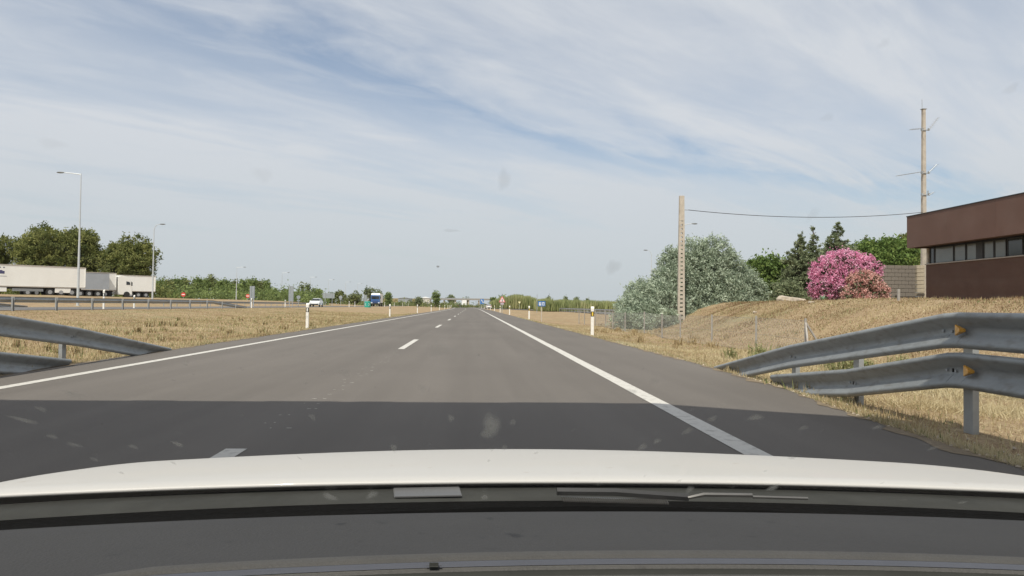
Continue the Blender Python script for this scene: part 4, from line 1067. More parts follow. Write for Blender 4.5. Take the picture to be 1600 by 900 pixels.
for px, py, Y, lab in ((466.2, 464.5, 120, 'round grey sign back with plate right of the second tall sign back'), (532, 464.5, 190, 'round grey sign back left of the green gore drum')):
    r, x, z0 = sign_root(px, Y, lab, 'sign_back', group='grey backs of round signs'); zc = sz(px, py, Y)-z0
    MB().tube([(0, -.02, zc), (0, .02, zc)], .30 if Y < 150 else .45, 18).build('disc', M_alu_back, r); MB().box((0, 0, zc-.55), (.5, .03, .22)).build('plate', M_alu_back, r)
    MB().box((0, -.05, zc/2), (.07, .05, zc)).build('post', M_steel, r)
# green gore drum with white arrow marks
Y = 150; x = XA(574.3, Y); z0 = g(x, Y)
dr = empty('gore_drum', (x, Y, z0), 0, 'round green gore drum with white chevrons in front of the blue lorry', 'gore drum')
MB().tube([(0, 0, 0), (0, 0, 1.15), (0, 0, 1.22)], [.62, .62, .5], 24).build('drum', M_teal, dr, smooth=True)
m_ = MB()
for s_ in (-1, 1):
    for a0 in (.55,):
        pts = []
        for (da, zz_) in ((0, .35), (.32, .60), (0, .85), (.16, .85), (.48, .60), (.16, .35)):
            a = -math.pi/2 + s_*(a0+da-.2); pts.append((.63*math.cos(a), .63*math.sin(a), zz_))
        n0 = len(m_.v); m_.v += pts; m_.f += [(n0, n0+1, n0+4, n0+5), (n0+1, n0+2, n0+3, n0+4)]
m_.build('chevron', M_signw, dr)

# ------------------------------------------------------------------ vehicles
M_carw = mat('white_car_paint', (.78, .78, .76), .3, .02, 2, coat=.8)
M_card = mat('dark_car_paint', (.06, .065, .075), .3, .05, 2, coat=.8)
M_vglass = mat('vehicle_glass', (.02, .025, .03), .08, .1, 2, spec=.8)
M_trim = mat('black_trim', (.03, .03, .03), .6, .1, 5)
M_rim = mat('wheel_rim', (.45, .46, .47), .35, .05, 5, metal=.7)
M_tail = mat('tail_lamp', (.45, .02, .02), .25, .05, 5, coat=.5)
M_head = mat('head_lamp', (.75, .77, .8), .15, .05, 5, coat=.8)
M_plate = mat('number_plate', (.75, .75, .72), .5, .03, 5)
def car(loc, rz, paint, label, group=None):
    """hatchback, nose towards +y, built in metres"""
    r = empty('car', loc, rz, label, 'car', group)
    prof = [(-2.05, .35), (-2.08, .75), (-1.98, 1.05), (-1.55, 1.42), (-.6, 1.50), (.25, 1.44), (.95, 1.02), (1.75, .90), (2.05, .72), (2.1, .40), (2.0, .28), (-1.95, .28)]
    def ring(x, inset, zsh=0): return [(x*(1 - inset*max(0, z-.95)/.55*.34), y, z) for y, z in prof]
    b = MB(); b.loft([[(x, y, z*.985 if abs(x) > .8 else z) for x, y, z in ring(s*w, 1)] for s, w in ((-1, .86), (-1, .82), (1, .82), (1, .86))]); b.build('body', paint, r, bevel=.05, smooth=True)
    gl = MB()
    for s in (-1, 1):
        for seg in ([(-1.75, 1.06), (-1.45, 1.36), (-.68, 1.43), (-.68, 1.02)], [(-.62, 1.02), (-.62, 1.43), (.2, 1.37), (.80, 1.04)]):
            gl.add([(s*(.868*(1-max(0, z-.95)/.55*.34)), y, z) for y, z in seg], [(0, 1, 2, 3)])
    gl.build('side_window', M_vglass, r)
    MB().add([(-.64, -1.62, 1.40), (.64, -1.62, 1.40), (.74, -2.02, 1.07), (-.74, -2.02, 1.07)], [(0, 1, 2, 3)]).build('rear_window', M_vglass, r)
    MB().add([(-.62, .33, 1.42), (.62, .33, 1.42), (.76, .93, 1.06), (-.76, .93, 1.06)], [(0, 1, 2, 3)]).build('windscreen', M_vglass, r)
    for s in (-1, 1):
        MB().box((s*.68, -2.06, .92), (.26, .1, .22)).build('tail_lamp', M_tail, r, bevel=.02)
        MB().box((s*.62, 2.04, .70), (.32, .1, .16)).build('headlight', M_head, r, bevel=.02)
        MB().box((s*.97, .68, 1.03), (.18, .1, .13)).build('wing_mirror', paint, r, bevel=.02)
        for y in (-1.3, 1.3):
            w = MB().tube([(s*.70, y, .32), (s*.89, y, .32)], .32, 20).build('wheel', M_rubber, r, smooth=True)
            MB().tube([(s*.885, y, .32), (s*.90, y, .32)], .2, 14).build('rim', M_rim, w)
    MB().box((0, -2.09, .62), (.52, .02, .12)).build('number_plate', M_plate, r)
    MB().box((0, -2.06, .40), (1.5, .08, .22)).build('bumper', M_trim, r, bevel=.02)
    MB().box((0, 2.10, .42), (1.5, .06, .2)).build('grille', M_trim, r, bevel=.02)
    return r
def uy(u, y): return u + float(curve(y))
x = XA(494.3, 133); car((x, 133, .505), math.pi+.02, M_carw, 'white hatchback driving towards us on the opposite carriageway')
car((uy(5.7, 236), 236, .03), .05, M_carw, 'white car seen from behind on the right slip lane', )
car((uy(-3.0, 360), 360, .0), .04, M_card, 'dark car seen from behind in the left lane beside the distant lorry')
car((uy(-4.1, 450), 450, .0), .04, M_carw, 'tiny white car far ahead in the left lane')

M_trw = mat('trailer_white', (.86, .85, .81), .5, .03, .5, dirt=((.74, .71, .65), .6, .5, .85, .5))
M_trg = mat('trailer_grey', (.34, .36, .39), .55, .05, .5, dirt=((.26, .27, .28), .8, .5, .8, .5))
M_chas = mat('chassis', (.045, .04, .04), .8, .2, 3)
M_navy = mat('print_navy', (.07, .07, .16), .6, .05, 5)
M_greyp = mat('print_grey', (.25, .26, .30), .6, .05, 5)
def trailer(end, d, L, body, label, box_w=2.5, H=4.0, cab=None, prints=False, skirts=False, ribs=True, z=None):
    """end = ground point under the near right corner of the visible side; d = unit direction along the side (towards that end)"""
    dx, dy = d; rz = math.atan2(dy, dx); z0 = (g(end[0], end[1])+.02) if z is None else z
    r = empty('parked_trailer' if not cab else 'parked_lorry', (end[0], end[1], z0), rz, label, 'trailer' if not cab else 'lorry', 'goods vehicles parked on the yard')
    # local: x along side backwards negative, y depth positive away from us
    MB().box((-L/2, box_w/2, (H+1.15)/2), (L, box_w, H-1.15)).build('cargo_box', body, r, bevel=.03)
    m_ = MB().box((-L/2, .03-.05, 1.16), (L, .06, .14)).box((-L/2, -.02, H-.06), (L, .04, .1)); m_.build('side_rail', M_sill, r)
    for xx in (-.03, -L+.03): MB().box((xx, -.02, (H+1.2)/2), (.1, .04, H-1.35)).build('corner_post', body, r)
    MB().box((-L/2, box_w/2, .98), (L*.96, .9, .28)).build('chassis', M_chas, r)
    for k, xx in enumerate((-L*.12, -L*.12-1.31, -L*.12-2.62, -L+2.0)):
        for yy_ in (.17, box_w-.17):
            w = MB().tube([(xx, yy_-.17, .50), (xx, yy_+.17, .50)], .50, 22).build('wheel', M_rubber, r, smooth=True)
            if yy_ < 1: MB().tube([(xx, yy_-.19, .50), (xx, yy_-.14, .50)], .27, 14).build('rim', M_rim, w)
    MB().box((-L/2, .12, .74), (L*.26, .05, .34)).build('underrun_guard', M_steel, r)
    if skirts:
        MB().box((-L*.80, .02, .74), (3.4, .06, .55)).build('side_locker', M_trw, r, bevel=.02)
        MB().box((-L*.985, -.05, .86), (1.5, .35, .95)).build('side_locker', M_trw, r, bevel=.04)
        MB().box((-.75-L*.19+.6, .02, .74), (1.9, .06, .62)).build('side_locker', M_trw, r, bevel=.02)
    if prints:
        m_ = MB()
        for k in range(5): m_.box((-9.55-.42*k, -.006, H-.42), (.22, .01, .16))
        m_.box((-10.3, -.006, H-1.55), (2.2, .01, .06)); m_.build('lettering', M_greyp, r)
        m_ = MB().box((-9.95, -.006, H-1.0), (.5, .012, .46)).box((-9.58, -.006, H-1.05), (.24, .012, .36)); m_.build('emblem', M_navy, r)
        MB().box((-10.9, -.006, H-1.0), (.8, .01, .30)).build('lettering', M_greyp, r)
    if cab:
        c0 = .35
        c_ = MB(); prof = [(c0, .9), (c0, 3.55), (c0+.5, 3.75), (c0+1.45, 3.55), (c0+2.05, 2.75), (c0+2.25, 1.9), (c0+2.3, .45), (c0, .45)]
        c_.prism(prof, 'y', .05, box_w-.05); c_.build('cab', body, r, bevel=.06, smooth=True)
        MB().add([(c0+1.3, .03, 2.15), (c0+1.95, .03, 2.15), (c0+1.85, .03, 2.65), (c0+1.3, .03, 2.75)], [(0, 1, 2, 3)]).build('side_window', M_vglass, r)
        MB().box((c0+2.15, -.12, 2.3), (.14, .2, .62)).build('wing_mirror', M_trim, r)
        for xx in (c0+1.4, -1.0):
            MB().tube([(xx, 0, .5), (xx, .34, .5)], .5, 22).build('wheel', M_rubber, r, smooth=True)
        MB().box((c0+2.31, box_w/2, 1.2), (.04, 2.0, .7)).build('grille', M_trim, r)
        MB().box((c0+2.10, box_w/2, 2.35), (.3, 2.2, .75), ry=-.25).build('windscreen', M_vglass, r, bevel=.02)
    return r
d0 = np.array([.72, .69]); d0 /= np.linalg.norm(d0)
def end_at(px, Y): return (XA(px, Y, 455), Y)
trailer(end_at(133, 105), d0, 13.6, M_trw, 'long white trailer with dark emblem at its left end, behind the tall lamp post', prints=True, skirts=True, H=4.0)
trailer(end_at(170, 126), d0, 13.6, M_trg, 'dark grey trailer between the two white ones', H=4.05)
trailer(end_at(181, 128.0), d0, 13.6, M_trw, 'white lorry with cab, second white vehicle from the right of the row', cab=True, H=4.1)
trailer(end_at(242.5, 140), d0, 13.6, M_trw, 'white trailer at the right end of the parked row, under the curved lamp', H=4.05)

# blue lorry, oncoming
Y = 205; x = XA(588.5, Y); 
bl = empty('lorry', (x, Y, .505), math.pi+.03, 'blue fronted lorry with white box body driving towards us on the opposite carriageway', 'lorry')
M_bluec = mat('blue_cab_paint', (.05, .14, .36), .35, .05, 2, coat=.5)
prof = [(0, .5), (0, 2.95), (-.2, 3.05), (-1.9, 3.05), (-1.9, .5)]
MB().prism([(a+3.9, b) for a, b in prof], 'x', -1.2, 1.2).build('cab', M_bluec, bl, bevel=.08, smooth=True)
MB().prism([(3.6, 3.06), (3.1, 3.5), (2.0, 3.6), (2.0, 3.06)], 'x', -1.15, 1.15).build('roof_spoiler', M_trw, bl, bevel=.04)
MB().box((0, 3.91, 2.35), (2.1, .05, .85)).build('windscreen', M_vglass, bl, bevel=.02)
MB().box((0, 3.91, 1.3), (1.7, .06, .6)).build('grille', mat('grille_blue', (.04, .08, .2), .4), bl, bevel=.02)
MB().box((0, 3.93, .72), (2.4, .1, .42)).build('bumper', M_trim, bl, bevel=.03)
for s in (-1, 1):
    MB().box((s*.95, 3.97, .95), (.42, .08, .28)).build('headlight', M_head, bl, bevel=.03)
    MB().box((s*1.36, 3.7, 2.4), (.2, .12, .6)).build('wing_mirror', M_trim, bl, bevel=.02)
    for y in (2.9, -2.2, -3.4):
        w = MB().tube([(s*.95, y, .5), (s*1.25, y, .5)], .5, 20).build('wheel', M_rubber, bl, smooth=True)
        MB().tube([(s*1.24, y, .5), (s*1.26, y, .5)], .27, 12).build('rim', M_rim, w)
MB().box((0, -1.6, 2.2), (2.45, 6.6, 2.5)).build('cargo_box', M_trw, bl, bevel=.03)
MB().box((0, -1.2, .85), (.9, 7.6, .25)).build('chassis', M_chas, bl)
# distant lorry in our lane (rear view)
Y = 400; tk = empty('lorry', (uy(.2, Y), Y, 0), .045, 'white lorry seen from behind far ahead in our lane under the overpass', 'lorry')
MB().box((0, 0, 2.45), (2.5, 8, 2.9)).build('cargo_box', M_trw, tk, bevel=.03)
MB().box((0, 4.9, 1.9), (2.4, 1.7, 2.6)).build('cab', M_trw, tk, bevel=.06)
MB().box((0, .4, .82), (1.0, 9.6, .3)).build('chassis', M_chas, tk)
MB().box((0, -3.95, .72), (2.4, .14, .22)).build('bumper', M_trim, tk)
for s in (-1, 1):
    MB().box((s*1.0, -4.04, .8), (.35, .06, .16)).build('tail_lamp', M_tail, tk)
    for y in (-2.4, -1.1, 4.6): MB().tube([(s*.9, y, .5), (s*1.22, y, .5)], .5, 16).build('wheel', M_rubber, tk, smooth=True)

# ------------------------------------------------------------------ far overpass and buildings
Y = 600
ov = empty('overpass', (XA(718, Y), Y, 0), 0, 'flat concrete overpass crossing the motorway at the horizon', 'bridge')
zd = AT(718, 467.2, Y)[1]; xl, xr_ = XA(668, Y)-XA(718, Y), XA(775, Y)-XA(718, Y)
MB().box(((xl+xr_)/2, 0, zd-.4), (xr_-xl, 10, .8)).build('deck', M_concd, ov)
MB().box(((xl+xr_)/2, -5.1, zd+.35), (xr_-xl, .12, .7)).build('parapet', M_steel, ov)
for pxx in (694, 711.5, 732, 748):
    xx = XA(pxx, Y)-XA(718, Y); MB().box((xx, 0, (zd-1.1)/2), (1.2, 8, zd-1.1)).build('pier', M_conc, ov)
em = MB()
for s, x0 in ((-1, xl), (1, xr_)):
    em.prism([(x0-s*6, 0), (x0, zd-.2), (x0+s*40, zd-.2), (x0+s*60, 0)], 'y', -14, 14)
o = em.build('embankment', mat('dry_bank', (.30, .24, .13), .95, .2, .2, .3, 3), None, loc=ov.location); tag(o, kind='structure')
def shed(px0, px1, pt, Y, label, wall, roof, dep=20):
    xa, xb = XA(px0, Y), XA(px1, Y); zt_ = AT((px0+px1)/2, pt, Y)[1]; w = xb-xa; r = empty('industrial_shed', ((xa+xb)/2, Y, 0), 0, label, 'building', 'distant sheds on the horizon')
    MB().box((0, dep/2, zt_*.42), (w, dep, zt_*.84)).build('wall', wall, r)
    MB().prism([(-w/2-.3, zt_*.84+.01), (0, zt_), (w/2+.3, zt_*.84+.01)], 'y', -.4, dep+.4).build('roof', roof, r)
    for k in range(3): MB().box((-w*.32+k*w*.32, -.06, zt_*.22), (w*.14, .1, zt_*.40)).build('door', M_alu_back, r)
M_wallp = mat('shed_wall', (.52, .50, .45), .8, .06, .3)
M_roofw = mat('shed_roof', (.74, .76, .77), .6, .04, .3)
shed(657, 671, 463.5, 520, 'white roofed shed on the horizon left of the lone dark tree', M_wallp, M_roofw)
shed(622, 641, 464, 560, 'grey shed on the horizon right of the blue lorry', M_alu_back, M_alu_back)

# ------------------------------------------------------------------ unseen deck added overhead to throw the dark band on the road
M_shadow_deck = mat('shadow_deck_concrete', (.42, .40, .37), .9, .1, 2, .3, 20)
Zb, Zt = 5.6, 6.5; cot = 1/math.tan(SUN_EL)
dyb = -sdir.y/sdir.z; dxb = -sdir.x/sdir.z   # shift of a shadow per metre of height
y_front = 8.02 - Zt*dyb; y_back = 3.9 - Zb*dyb; x_right = 4.24 - Zb*dxb
gx0 = -12.5
gn = empty('shadow_deck', (gx0, y_back, 0), 0, 'unseen concrete deck added over the road to cast the dark band', 'bridge')
sx = Zt*dxb
dk = MB(); poly = [(0, 0), (0, y_front-y_back), (2.0-sx-gx0, y_front-y_back), (3.0-sx-gx0, y_front-y_back-.55), (x_right-gx0, y_front-y_back-1.25), (x_right-gx0, 0)]  # outline shaped by the shadow wanted: kinked at the right, ending at the verge
dk.prism(poly, 'z', Zb, Zt-.01); dk.build('deck', M_shadow_deck, gn)
for k, (a, w) in enumerate(((-3.6, .45), (-2.2, .75), (-1.25, .4), (.4, .7), (-5.5, .6), (1.0, .4))):
    a = a - sx - gx0
    MB().box((a+w/2, y_front-y_back-.10, Zt+.03), (w, .16, .08)).build('shadow_edge_block', M_shadow_deck, gn)  # blocks added to put bumps into the front edge of the shadow
for xx in (.4, x_right-gx0-.3):
    MB().box((xx, .32, Zb/2-.1), (.5, .5, Zb+.18)).build('column', M_shadow_deck, gn)

# ------------------------------------------------------------------ the car the photo is taken from
M_hood = mat('hood_paint', (.52, .51, .485), .5, .012, 1.5, coat=.12, dirt=((.42, .38, .33), 38, .66, .78, .7))
M_dash = mat('dash_plastic', (.042, .042, .043), .75, .08, 3, .25, 350, spec=.3, dirt=((.04, .04, .04), 60, .72, .8, .6))
M_dash_l = mat('dash_brow_plastic', (.068, .066, .062), .65, .08, 30, .2, 350, spec=.3)
M_dash2 = mat('dash_trim', (.065, .07, .085), .5, .06, 20, .05, 200, spec=.5)
M_cowl = mat('cowl_plastic', (.045, .046, .042), .8, .15, 20, spec=.1)
M_gasket = mat('rubber_gasket', (.006, .006, .006), .9, .1, 20, spec=0)
oc = empty('car', (0, 0, 0), 0, 'white car we look out of, its hood and dashboard across the bottom of the photo', 'car')
HC = .115     # centre line of the car, x
def hz_(x, y):
    t = np.clip((y-.95)/1.05, 0, None)
    return .826 - .166*t**1.35 - .022*(x-HC)**2 - .036*t*(x-HC)**2 - .10*max(0, abs(x-HC)-.72)**1.5*6
hd = MB(); nxh, nyh = 48, 30
rows_ = []
for j in range(nyh+1):
    f = j/nyh; row = []
    for i in range(nxh+1):
        s = -1 + 2*i/nxh; x = HC + s*.86
        yf = 2.12 - .34*abs(s)**2.6; yb_ = .955 - .045*abs(s)**2.2
        y = yb_ + (yf-yb_)*f; z = hz_(x, y)
        z -= .35*max(0, f-.9)**1.6
        row.append((x, y, z))
    rows_.append(row)
# rolled rear lip
def lip(dy, dz): return [(p[0], p[1]+dy, p[2]+dz) for p in rows_[0]]
pre = [lip(.006, -.007), lip(.000, -.006), lip(-.003, -.0035), lip(-.002, -.001)]
allr = pre + rows_
hd.loft(allr, close=False); hood = hd.build('hood', M_hood, oc, smooth='all')
# front and side skirts of the body
sk_ = MB(); rim = [r[0] for r in rows_][::1] + [p for p in rows_[-1]] + [r[-1] for r in rows_][::-1]
sk_.loft([[(p[0], p[1], p[2]-.004) for p in rim], [(HC+(p[0]-HC)*1.04, p[1]+(.05 if p[1] > 1.6 else 0), .45) for p in rim], [(HC+(p[0]-HC)*1.0, p[1]+(.02 if p[1] > 1.6 else 0), .22) for p in rim]], close=False); sk_.build('front_body', M_hood, oc, smooth=True)
# cowl below the glass
cw_ = MB(); ring = []
for i in range(25):
    s = -1+2*i/24; x = HC+s*.80
    ring.append((x, s))
def crow(y, z): return [(x, y-.045*abs(s)**2.2-.02*s*s, z-.016*s*s) for x, s in ring]
cw_.loft([crow(y, z) for y, z in ((.985, .800), (.972, .8145), (.93, .8158), (.905, .8150), (.899, .8135))], close=False)
cw_.build('cowl', M_cowl, oc, smooth='all')
MB().loft([crow(y, z) for y, z in ((.8985, .8134), (.880, .790), (.800, .790), (.780, .812))], close=False).build('cowl_trough', M_gasket, oc, smooth='all')
gk = MB().tube([(x, .788-.075*abs(s)**2.2, .817-.012*s*s) for x, s in ring], .019, 10); gk.build('windscreen_seal', M_gasket, oc, smooth=True)
# wipers and cowl fittings
M_wip = mat('wiper_metal', (.17, .165, .155), .3, .1, 20, metal=.6)
M_wipd = mat('wiper_black', (.03, .03, .03), .4, .1, 20)
def cpt(px, py, y): x, z = AT(px, py, y); return Vector((x, y, z))
w1 = MB().tube([cpt(1075, 778, .86), cpt(1100, 773, .86), cpt(1175, 774, .86)], [.002, .0028, .0028], 6); w1.build('wiper_arm', M_wip, oc, smooth=True)
w1 = MB().tube([cpt(1176, 776.5, .855), cpt(1262, 779, .85)], .002, 6); w1.build('wiper_blade', M_wip, oc, smooth=True)
w1 = MB().tube([cpt(870, 768, .87), cpt(960, 769, .87), cpt(1075, 777, .87)], .005, 6); w1.build('wiper_blade', M_wipd, oc, smooth=True)
a, b, c, d = cpt(614, 762, .950), cpt(718, 760, .950), cpt(722, 774, .905), cpt(616, 776, .905)
m_ = MB(); m_.add([a, b, c, d] + [p-Vector((0, 0, .002)) for p in (a, b, c, d)], [(0, 1, 2, 3), (4, 7, 6, 5), (0, 4, 5, 1), (1, 5, 6, 2), (2, 6, 7, 3), (3, 7, 4, 0)]); m_.build('cowl_cover', mat('cowl_cover_grey', (.10, .10, .10), .4, .05, 10), oc, bevel=.001)
# ribbed drain grille of the cowl
m_ = MB()
for k in range(46):
    p = cpt(878+k*3.6, 776.5+k*.09, .87); q = cpt(882+k*3.6, 783+k*.09, .85); m_.tube([p, q], .0011, 4)
tag(m_.build('cowl_grille', M_wip, oc), kind='stuff')
# dashboard: a swept surface
def dash_row(y, z, bow, m_=None, nx=40, xw=.74):
    return [(HC+xw*(-1+2*i/nx), y - bow*abs(-1+2*i/nx)**2.2, z - .012*abs(-1+2*i/nx)**2) for i in range(nx+1)]
def ridge_y(px_bow): return px_bow
prof_d = [(.766, .8368, .07), (.764, .8377, .07), (.72, .842, .07), (.66, .851, .07), (.60, .862, .08), (.545, .8725, .11), (.523, .8768, .13)]
def brow(y, z, b):
    out = []
    for i in range(61):
        s = -1+2*i/60; x = HC+.74*s
        cl = max(0, -(x+.20))      # the brow curls back towards the driver at the left
        tt = min(1, max(0, (.775-y)/.252))**4
        out.append((x, y - b*abs(s)**2.2 - 1.5*tt*cl**1.5, z - .010*s*s + .0*cl))
    return out
MB().loft([brow(y, z, b) for y, z, b in prof_d], close=False).build('dashboard', M_dash, oc, smooth='all')
BB = .13
def strip(name, rows, m_): return MB().loft([brow(y, z, BB) for y, z in rows], close=False).build(name, m_, oc, smooth='all')
strip('dashboard_brow', [(.523, .8768), (.518, .8788), (.512, .8800), (.506, .8798), (.5025, .8785)], M_dash_l)
strip('dashboard_trim', [(.5025, .8784), (.500, .8780), (.4970, .8765)], M_dash2)
strip('dashboard_edge', [(.4968, .8762), (.4962, .8754), (.494, .8754), (.4935, .8745)], M_dash_l)
strip('dashboard_groove', [(.4935, .8744), (.492, .868), (.489, .868), (.4875, .8722)], M_cowl)
strip('dashboard_edge', [(.4875, .8723), (.4865, .8732), (.483, .8732), (.481, .8700)], M_dash_l)
strip('dashboard_front', [(.4805, .869), (.470, .850), (.44, .83), (.42, .60), (.40, .3)], M_cowl)
# a small clip on the trim
p = cpt(678, 884, .492); MB().box(p, (.010, .005, .004)).build('trim_clip', M_cowl, oc, bevel=.002)
# shell: roof, pillars, doors, rear
def quadslab(m_, pts, t):
    pts = [Vector(p) for p in pts]; n = (pts[1]-pts[0]).cross(pts[2]-pts[0]).normalized()*t
    k = len(pts); m_.add(pts+[p+n for p in pts], [tuple(range(k)), tuple(range(2*k-1, k-1, -1))]+[(i, (i+1) % k, k+(i+1) % k, k+i) for i in range(k)])
m_ = MB(); rows_r = []
for y, z, w in ((-.06, 1.36, .56), (-.3, 1.42, .60), (-.9, 1.46, .62), (-1.6, 1.42, .60), (-2.0, 1.34, .57)):
    rows_r.append([(HC+w*s, y, z-.06*s*s) for s in (-1, -.8, -.5, 0, .5, .8, 1)] + [(HC+w*s, y, z-.03-.06*s*s) for s in (1, .8, .5, 0, -.5, -.8, -1)])
m_.loft(rows_r).build('roof', M_hood, oc, smooth=True)
for s in (-1, 1):
    MB().tube([(HC+s*.77, .74, .80), (HC+s*.68, .35, 1.06), (HC+s*.585, -.04, 1.30)], [.035, .03, .03], 8).build('windscreen_pillar', M_hood, oc, smooth=True)
    MB().tube([(HC+s*.80, -1.0, .82), (HC+s*.62, -1.0, 1.38)], .035, 8).build('door_pillar', M_hood, oc, smooth=True)
    MB().tube([(HC+s*.80, -2.35, .85), (HC+s*.60, -1.95, 1.30)], .045, 8).build('rear_pillar', M_hood, oc, smooth=True)
    MB().box((HC+s*.84, -.85, .52), (.10, 3.2, .62)).build('door', M_hood, oc, bevel=.03)
    for y in (1.25, -1.35):
        w = MB().tube([(HC+s*.66, y, .31), (HC+s*.87, y, .31)], .31, 24).build('wheel', M_rubber, oc, smooth=True)
        MB().tube([(HC+s*.865, y, .31), (HC+s*.88, y, .31)], .2, 16).build('rim', M_rim, w)
MB().box((HC, -2.42, .60), (1.62, .12, .75)).build('tailgate', M_hood, oc, bevel=.03)
MB().box((HC, -.9, .26), (1.6, 3.0, .06)).build('floor_pan', M_trim, oc)
MB().box((HC, .60, .50), (1.5, .06, .45)).build('bulkhead', M_trim, oc)
# windscreen
def glass_mat():
    m = bpy.data.materials.new('windscreen_glass'); m.use_nodes = True; nt = m.node_tree; L = nt.links; nt.nodes.clear()
    out = nt.nodes.new('ShaderNodeOutputMaterial'); tr = nt.nodes.new('ShaderNodeBsdfTransparent'); tr.inputs[0].default_value = (.97, .98, .97, 1)
    gl = nt.nodes.new('ShaderNodeBsdfGlossy'); gl.inputs['Roughness'].default_value = .02
    df = nt.nodes.new('ShaderNodeBsdfDiffuse'); df.inputs[0].default_value = (.55, .53, .48, 1)
    lw = nt.nodes.new('ShaderNodeLayerWeight'); lw.inputs[0].default_value = .5
    a = mth(nt.nodes, L, 'ADD', mth(nt.nodes, L, 'MULTIPLY', mth(nt.nodes, L, 'POWER', lw.outputs[1], 5.0), .35), .025)
    m1 = nt.nodes.new('ShaderNodeMixShader'); L.new(a, m1.inputs[0]); L.new(tr.outputs[0], m1.inputs[1]); L.new(gl.outputs[0], m1.inputs[2])
    t = nt.nodes.new('ShaderNodeTexCoord'); nz = nt.nodes.new('ShaderNodeTexNoise'); nz.inputs['Scale'].default_value = 9; nz.inputs['Detail'].default_value = 5; L.new(t.outputs['Object'], nz.inputs[0])
    mr = nt.nodes.new('ShaderNodeMapRange'); L.new(nz.outputs[0], mr.inputs[0]); mr.inputs[3].default_value = .010; mr.inputs[4].default_value = .030
    m2 = nt.nodes.new('ShaderNodeMixShader'); L.new(mr.outputs[0], m2.inputs[0]); L.new(m1.outputs[0], m2.inputs[1]); L.new(df.outputs[0], m2.inputs[2])
    L.new(m2.outputs[0], out.inputs[0]); return m
def speck_mat():
    m = bpy.data.materials.new('dried_bug_dirt'); m.use_nodes = True; nt = m.node_tree; L = nt.links; nt.nodes.clear()
    out = nt.nodes.new('ShaderNodeOutputMaterial'); tr = nt.nodes.new('ShaderNodeBsdfTransparent')
    df = nt.nodes.new('ShaderNodeBsdfDiffuse'); df.inputs[0].default_value = (.55, .55, .53, 1)
    tl = nt.nodes.new('ShaderNodeBsdfTranslucent'); tl.inputs[0].default_value = (.3, .3, .28, 1)
    ad = nt.nodes.new('ShaderNodeMixShader'); L.new(df.outputs[0], ad.inputs[1]); L.new(tl.outputs[0], ad.inputs[2])
    at = nt.nodes.new('ShaderNodeAttribute'); at.attribute_name = 'thick'
    m2 = nt.nodes.new('ShaderNodeMixShader'); L.new(at.outputs['Fac'], m2.inputs[0]); L.new(tr.outputs[0], m2.inputs[1]); L.new(ad.outputs[0], m2.inputs[2])
    L.new(m2.outputs[0], out.inputs[0]); return m
GB, GT = Vector((0, .80, .82)), Vector((0, -.07, 1.335)); gd = (GT-GB); gn_ = Vector((0, -gd.z, gd.y)).normalized()*-1
wsm = MB(); wr = []
for i in range(13):
    f = i/12; p = GB + gd*f; w = .74 - .16*f
    wr.append([(HC+w*(-1+2*k/16), p.y - .07*abs(-1+2*k/16)**2.0*(1-f*.4), p.z - .025*abs(-1+2*k/16)**2) for k in range(17)])
WS = True
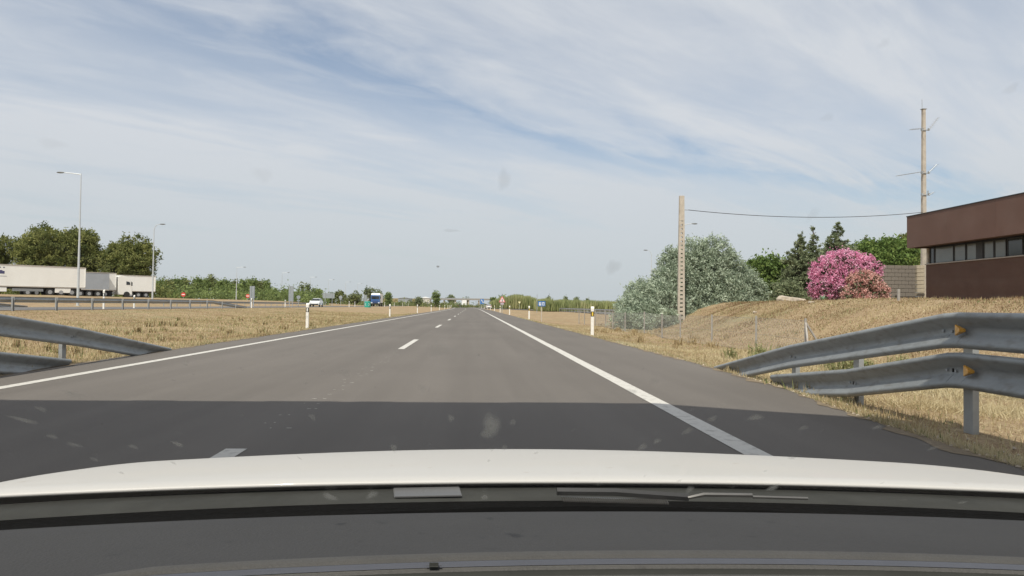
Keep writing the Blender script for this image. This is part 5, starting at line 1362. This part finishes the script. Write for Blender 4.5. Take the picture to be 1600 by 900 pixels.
if WS:
    wsm.loft(wr, close=False); ws = wsm.build('windscreen', glass_mat(), oc, smooth='all')
    # specks
    V, F, A_ = [], [], []
    def glass_hit(px, py):
        d = ray(px, py); o_ = Vector((0, 0, CAMZ))
        # iterate on the curved pane
        y = .4
        for _ in range(12):
            t = y/d.y; P = o_ + d*t; s = (P.x-HC)/.68; f = (P.z + .025*s*s - GB.z)/gd.z
            y = GB.y + gd.y*f - .07*s*s*(1-f*.4)
        t = y/d.y; return o_ + d*t
    def speck(px, py, rx_, ry_, a, rot=0, n=14):
        c = glass_hit(px, py) - Vector((0, .004, .002)); base = len(V); dist = (c-Vector((0, 0, CAMZ))).length/FPX
        R_ = Vector((1, 0, 0)); U_ = gd.normalized(); k_ = 1/max(.25, abs(ray(px, py).normalized().cross(U_).length))
        a = min(.8, a*(1.9 if py > 480 else 1.5)); V.append(tuple(c)); A_.append(a)
        for q, sc in ((.5, .75), (1.0, 0)):
            for j in range(n):
                an = 2*math.pi*j/n; wob = 1+.13*math.sin(3*an+px)+.07*math.sin(5*an+py)
                u, v = rx_*q*wob*math.cos(an), ry_*q*wob*math.sin(an); u, v = u*math.cos(rot)-v*math.sin(rot), u*math.sin(rot)+v*math.cos(rot)
                V.append(tuple(c + R_*u*dist + U_*v*dist*k_)); A_.append(a*sc)
        for j in range(n):
            j2 = (j+1) % n; F.append((base, base+1+j, base+1+j2)); F.append((base+1+j, base+1+n+j, base+1+n+j2, base+1+j2))
    for s_ in ((768, 660, 15, 22, .34, .2), (758, 672, 9, 9, .25, 0), (787, 276, 12, 20, .10, 0), (956, 412, 14, 14, .12, 0), (135, 0, 0, 0, 0, 0), (43, 650, 18, 7, .26, -.5), (70, 633, 8, 7, .2, 0), (87, 676, 8, 6, .22, 0), (121, 689, 10, 6, .2, -.3),
               (281, 688, 9, 6, .3, -.6), (212, 692, 7, 6, .2, 0), (152, 712, 6, 6, .16, 0), (120, 610, 14, 8, .12, -.3), (490, 646, 6, 7, .2, 0), (616, 694, 6, 7, .28, 0), (705, 648, 6, 7, .25, 0), (801, 654, 6, 6, .2, 0), (788, 694, 6, 5, .2, 0),
               (1002, 693, 8, 7, .25, .4), (1025, 684, 7, 6, .25, 0), (1177, 647, 13, 7, .3, 0), (1110, 649, 8, 7, .22, 0), (1072, 668, 9, 7, .2, .5), (1252, 663, 8, 6, .18, 0), (1366, 662, 7, 6, .2, 0), (1453, 695, 8, 6, .2, .3), (1236, 709, 8, 6, .15, 0),
               (517, 771, 12, 7, .35, -.4), (582, 768, 13, 5, .3, .5), (1205, 757, 9, 9, .3, .6), (1076, 760, 6, 9, .25, .5), (757, 772, 7, 5, .3, 0), (1500, 780, 7, 5, .25, 0), (685, 411, 3, 2.2, .6, 0), (687, 540, 22, 14, .10, 0), (840, 549, 20, 12, .06, 0),
               (1264, 330, 10, 14, .06, 0), (1372, 65, 9, 9, .05, 0), (1568, 135, 10, 10, .07, 0), (1285, 180, 12, 8, .05, 0), (415, 268, 18, 14, .05, 0), (90, 220, 22, 10, .05, 0), (705, 355, 16, 3, .10, 0), (1020, 590, 9, 6, .12, 0), (985, 606, 12, 5, .14, -.3), (660, 600, 9, 7, .1, 0), (540, 577, 10, 7, .1, 0)):
        if s_[2]: speck(s_[0], s_[1], s_[2], s_[3], s_[4], s_[5])
    rs = random.Random(3)
    for k in range(70):
        speck(rs.uniform(0, 1600), rs.uniform(480, 780), rs.uniform(2, 5), rs.uniform(2, 4), rs.uniform(.04, .13), rs.uniform(-1, 1), 8)
    me = bpy.data.meshes.new('dirt_specks'); me.from_pydata(V, [], F); at = me.attributes.new('thick', 'FLOAT', 'POINT'); at.data.foreach_set('value', A_)
    me.materials.append(speck_mat()); so = bpy.data.objects.new('dirt_specks', me); COL.objects.link(so); so.parent = ws; so['kind'] = 'stuff'
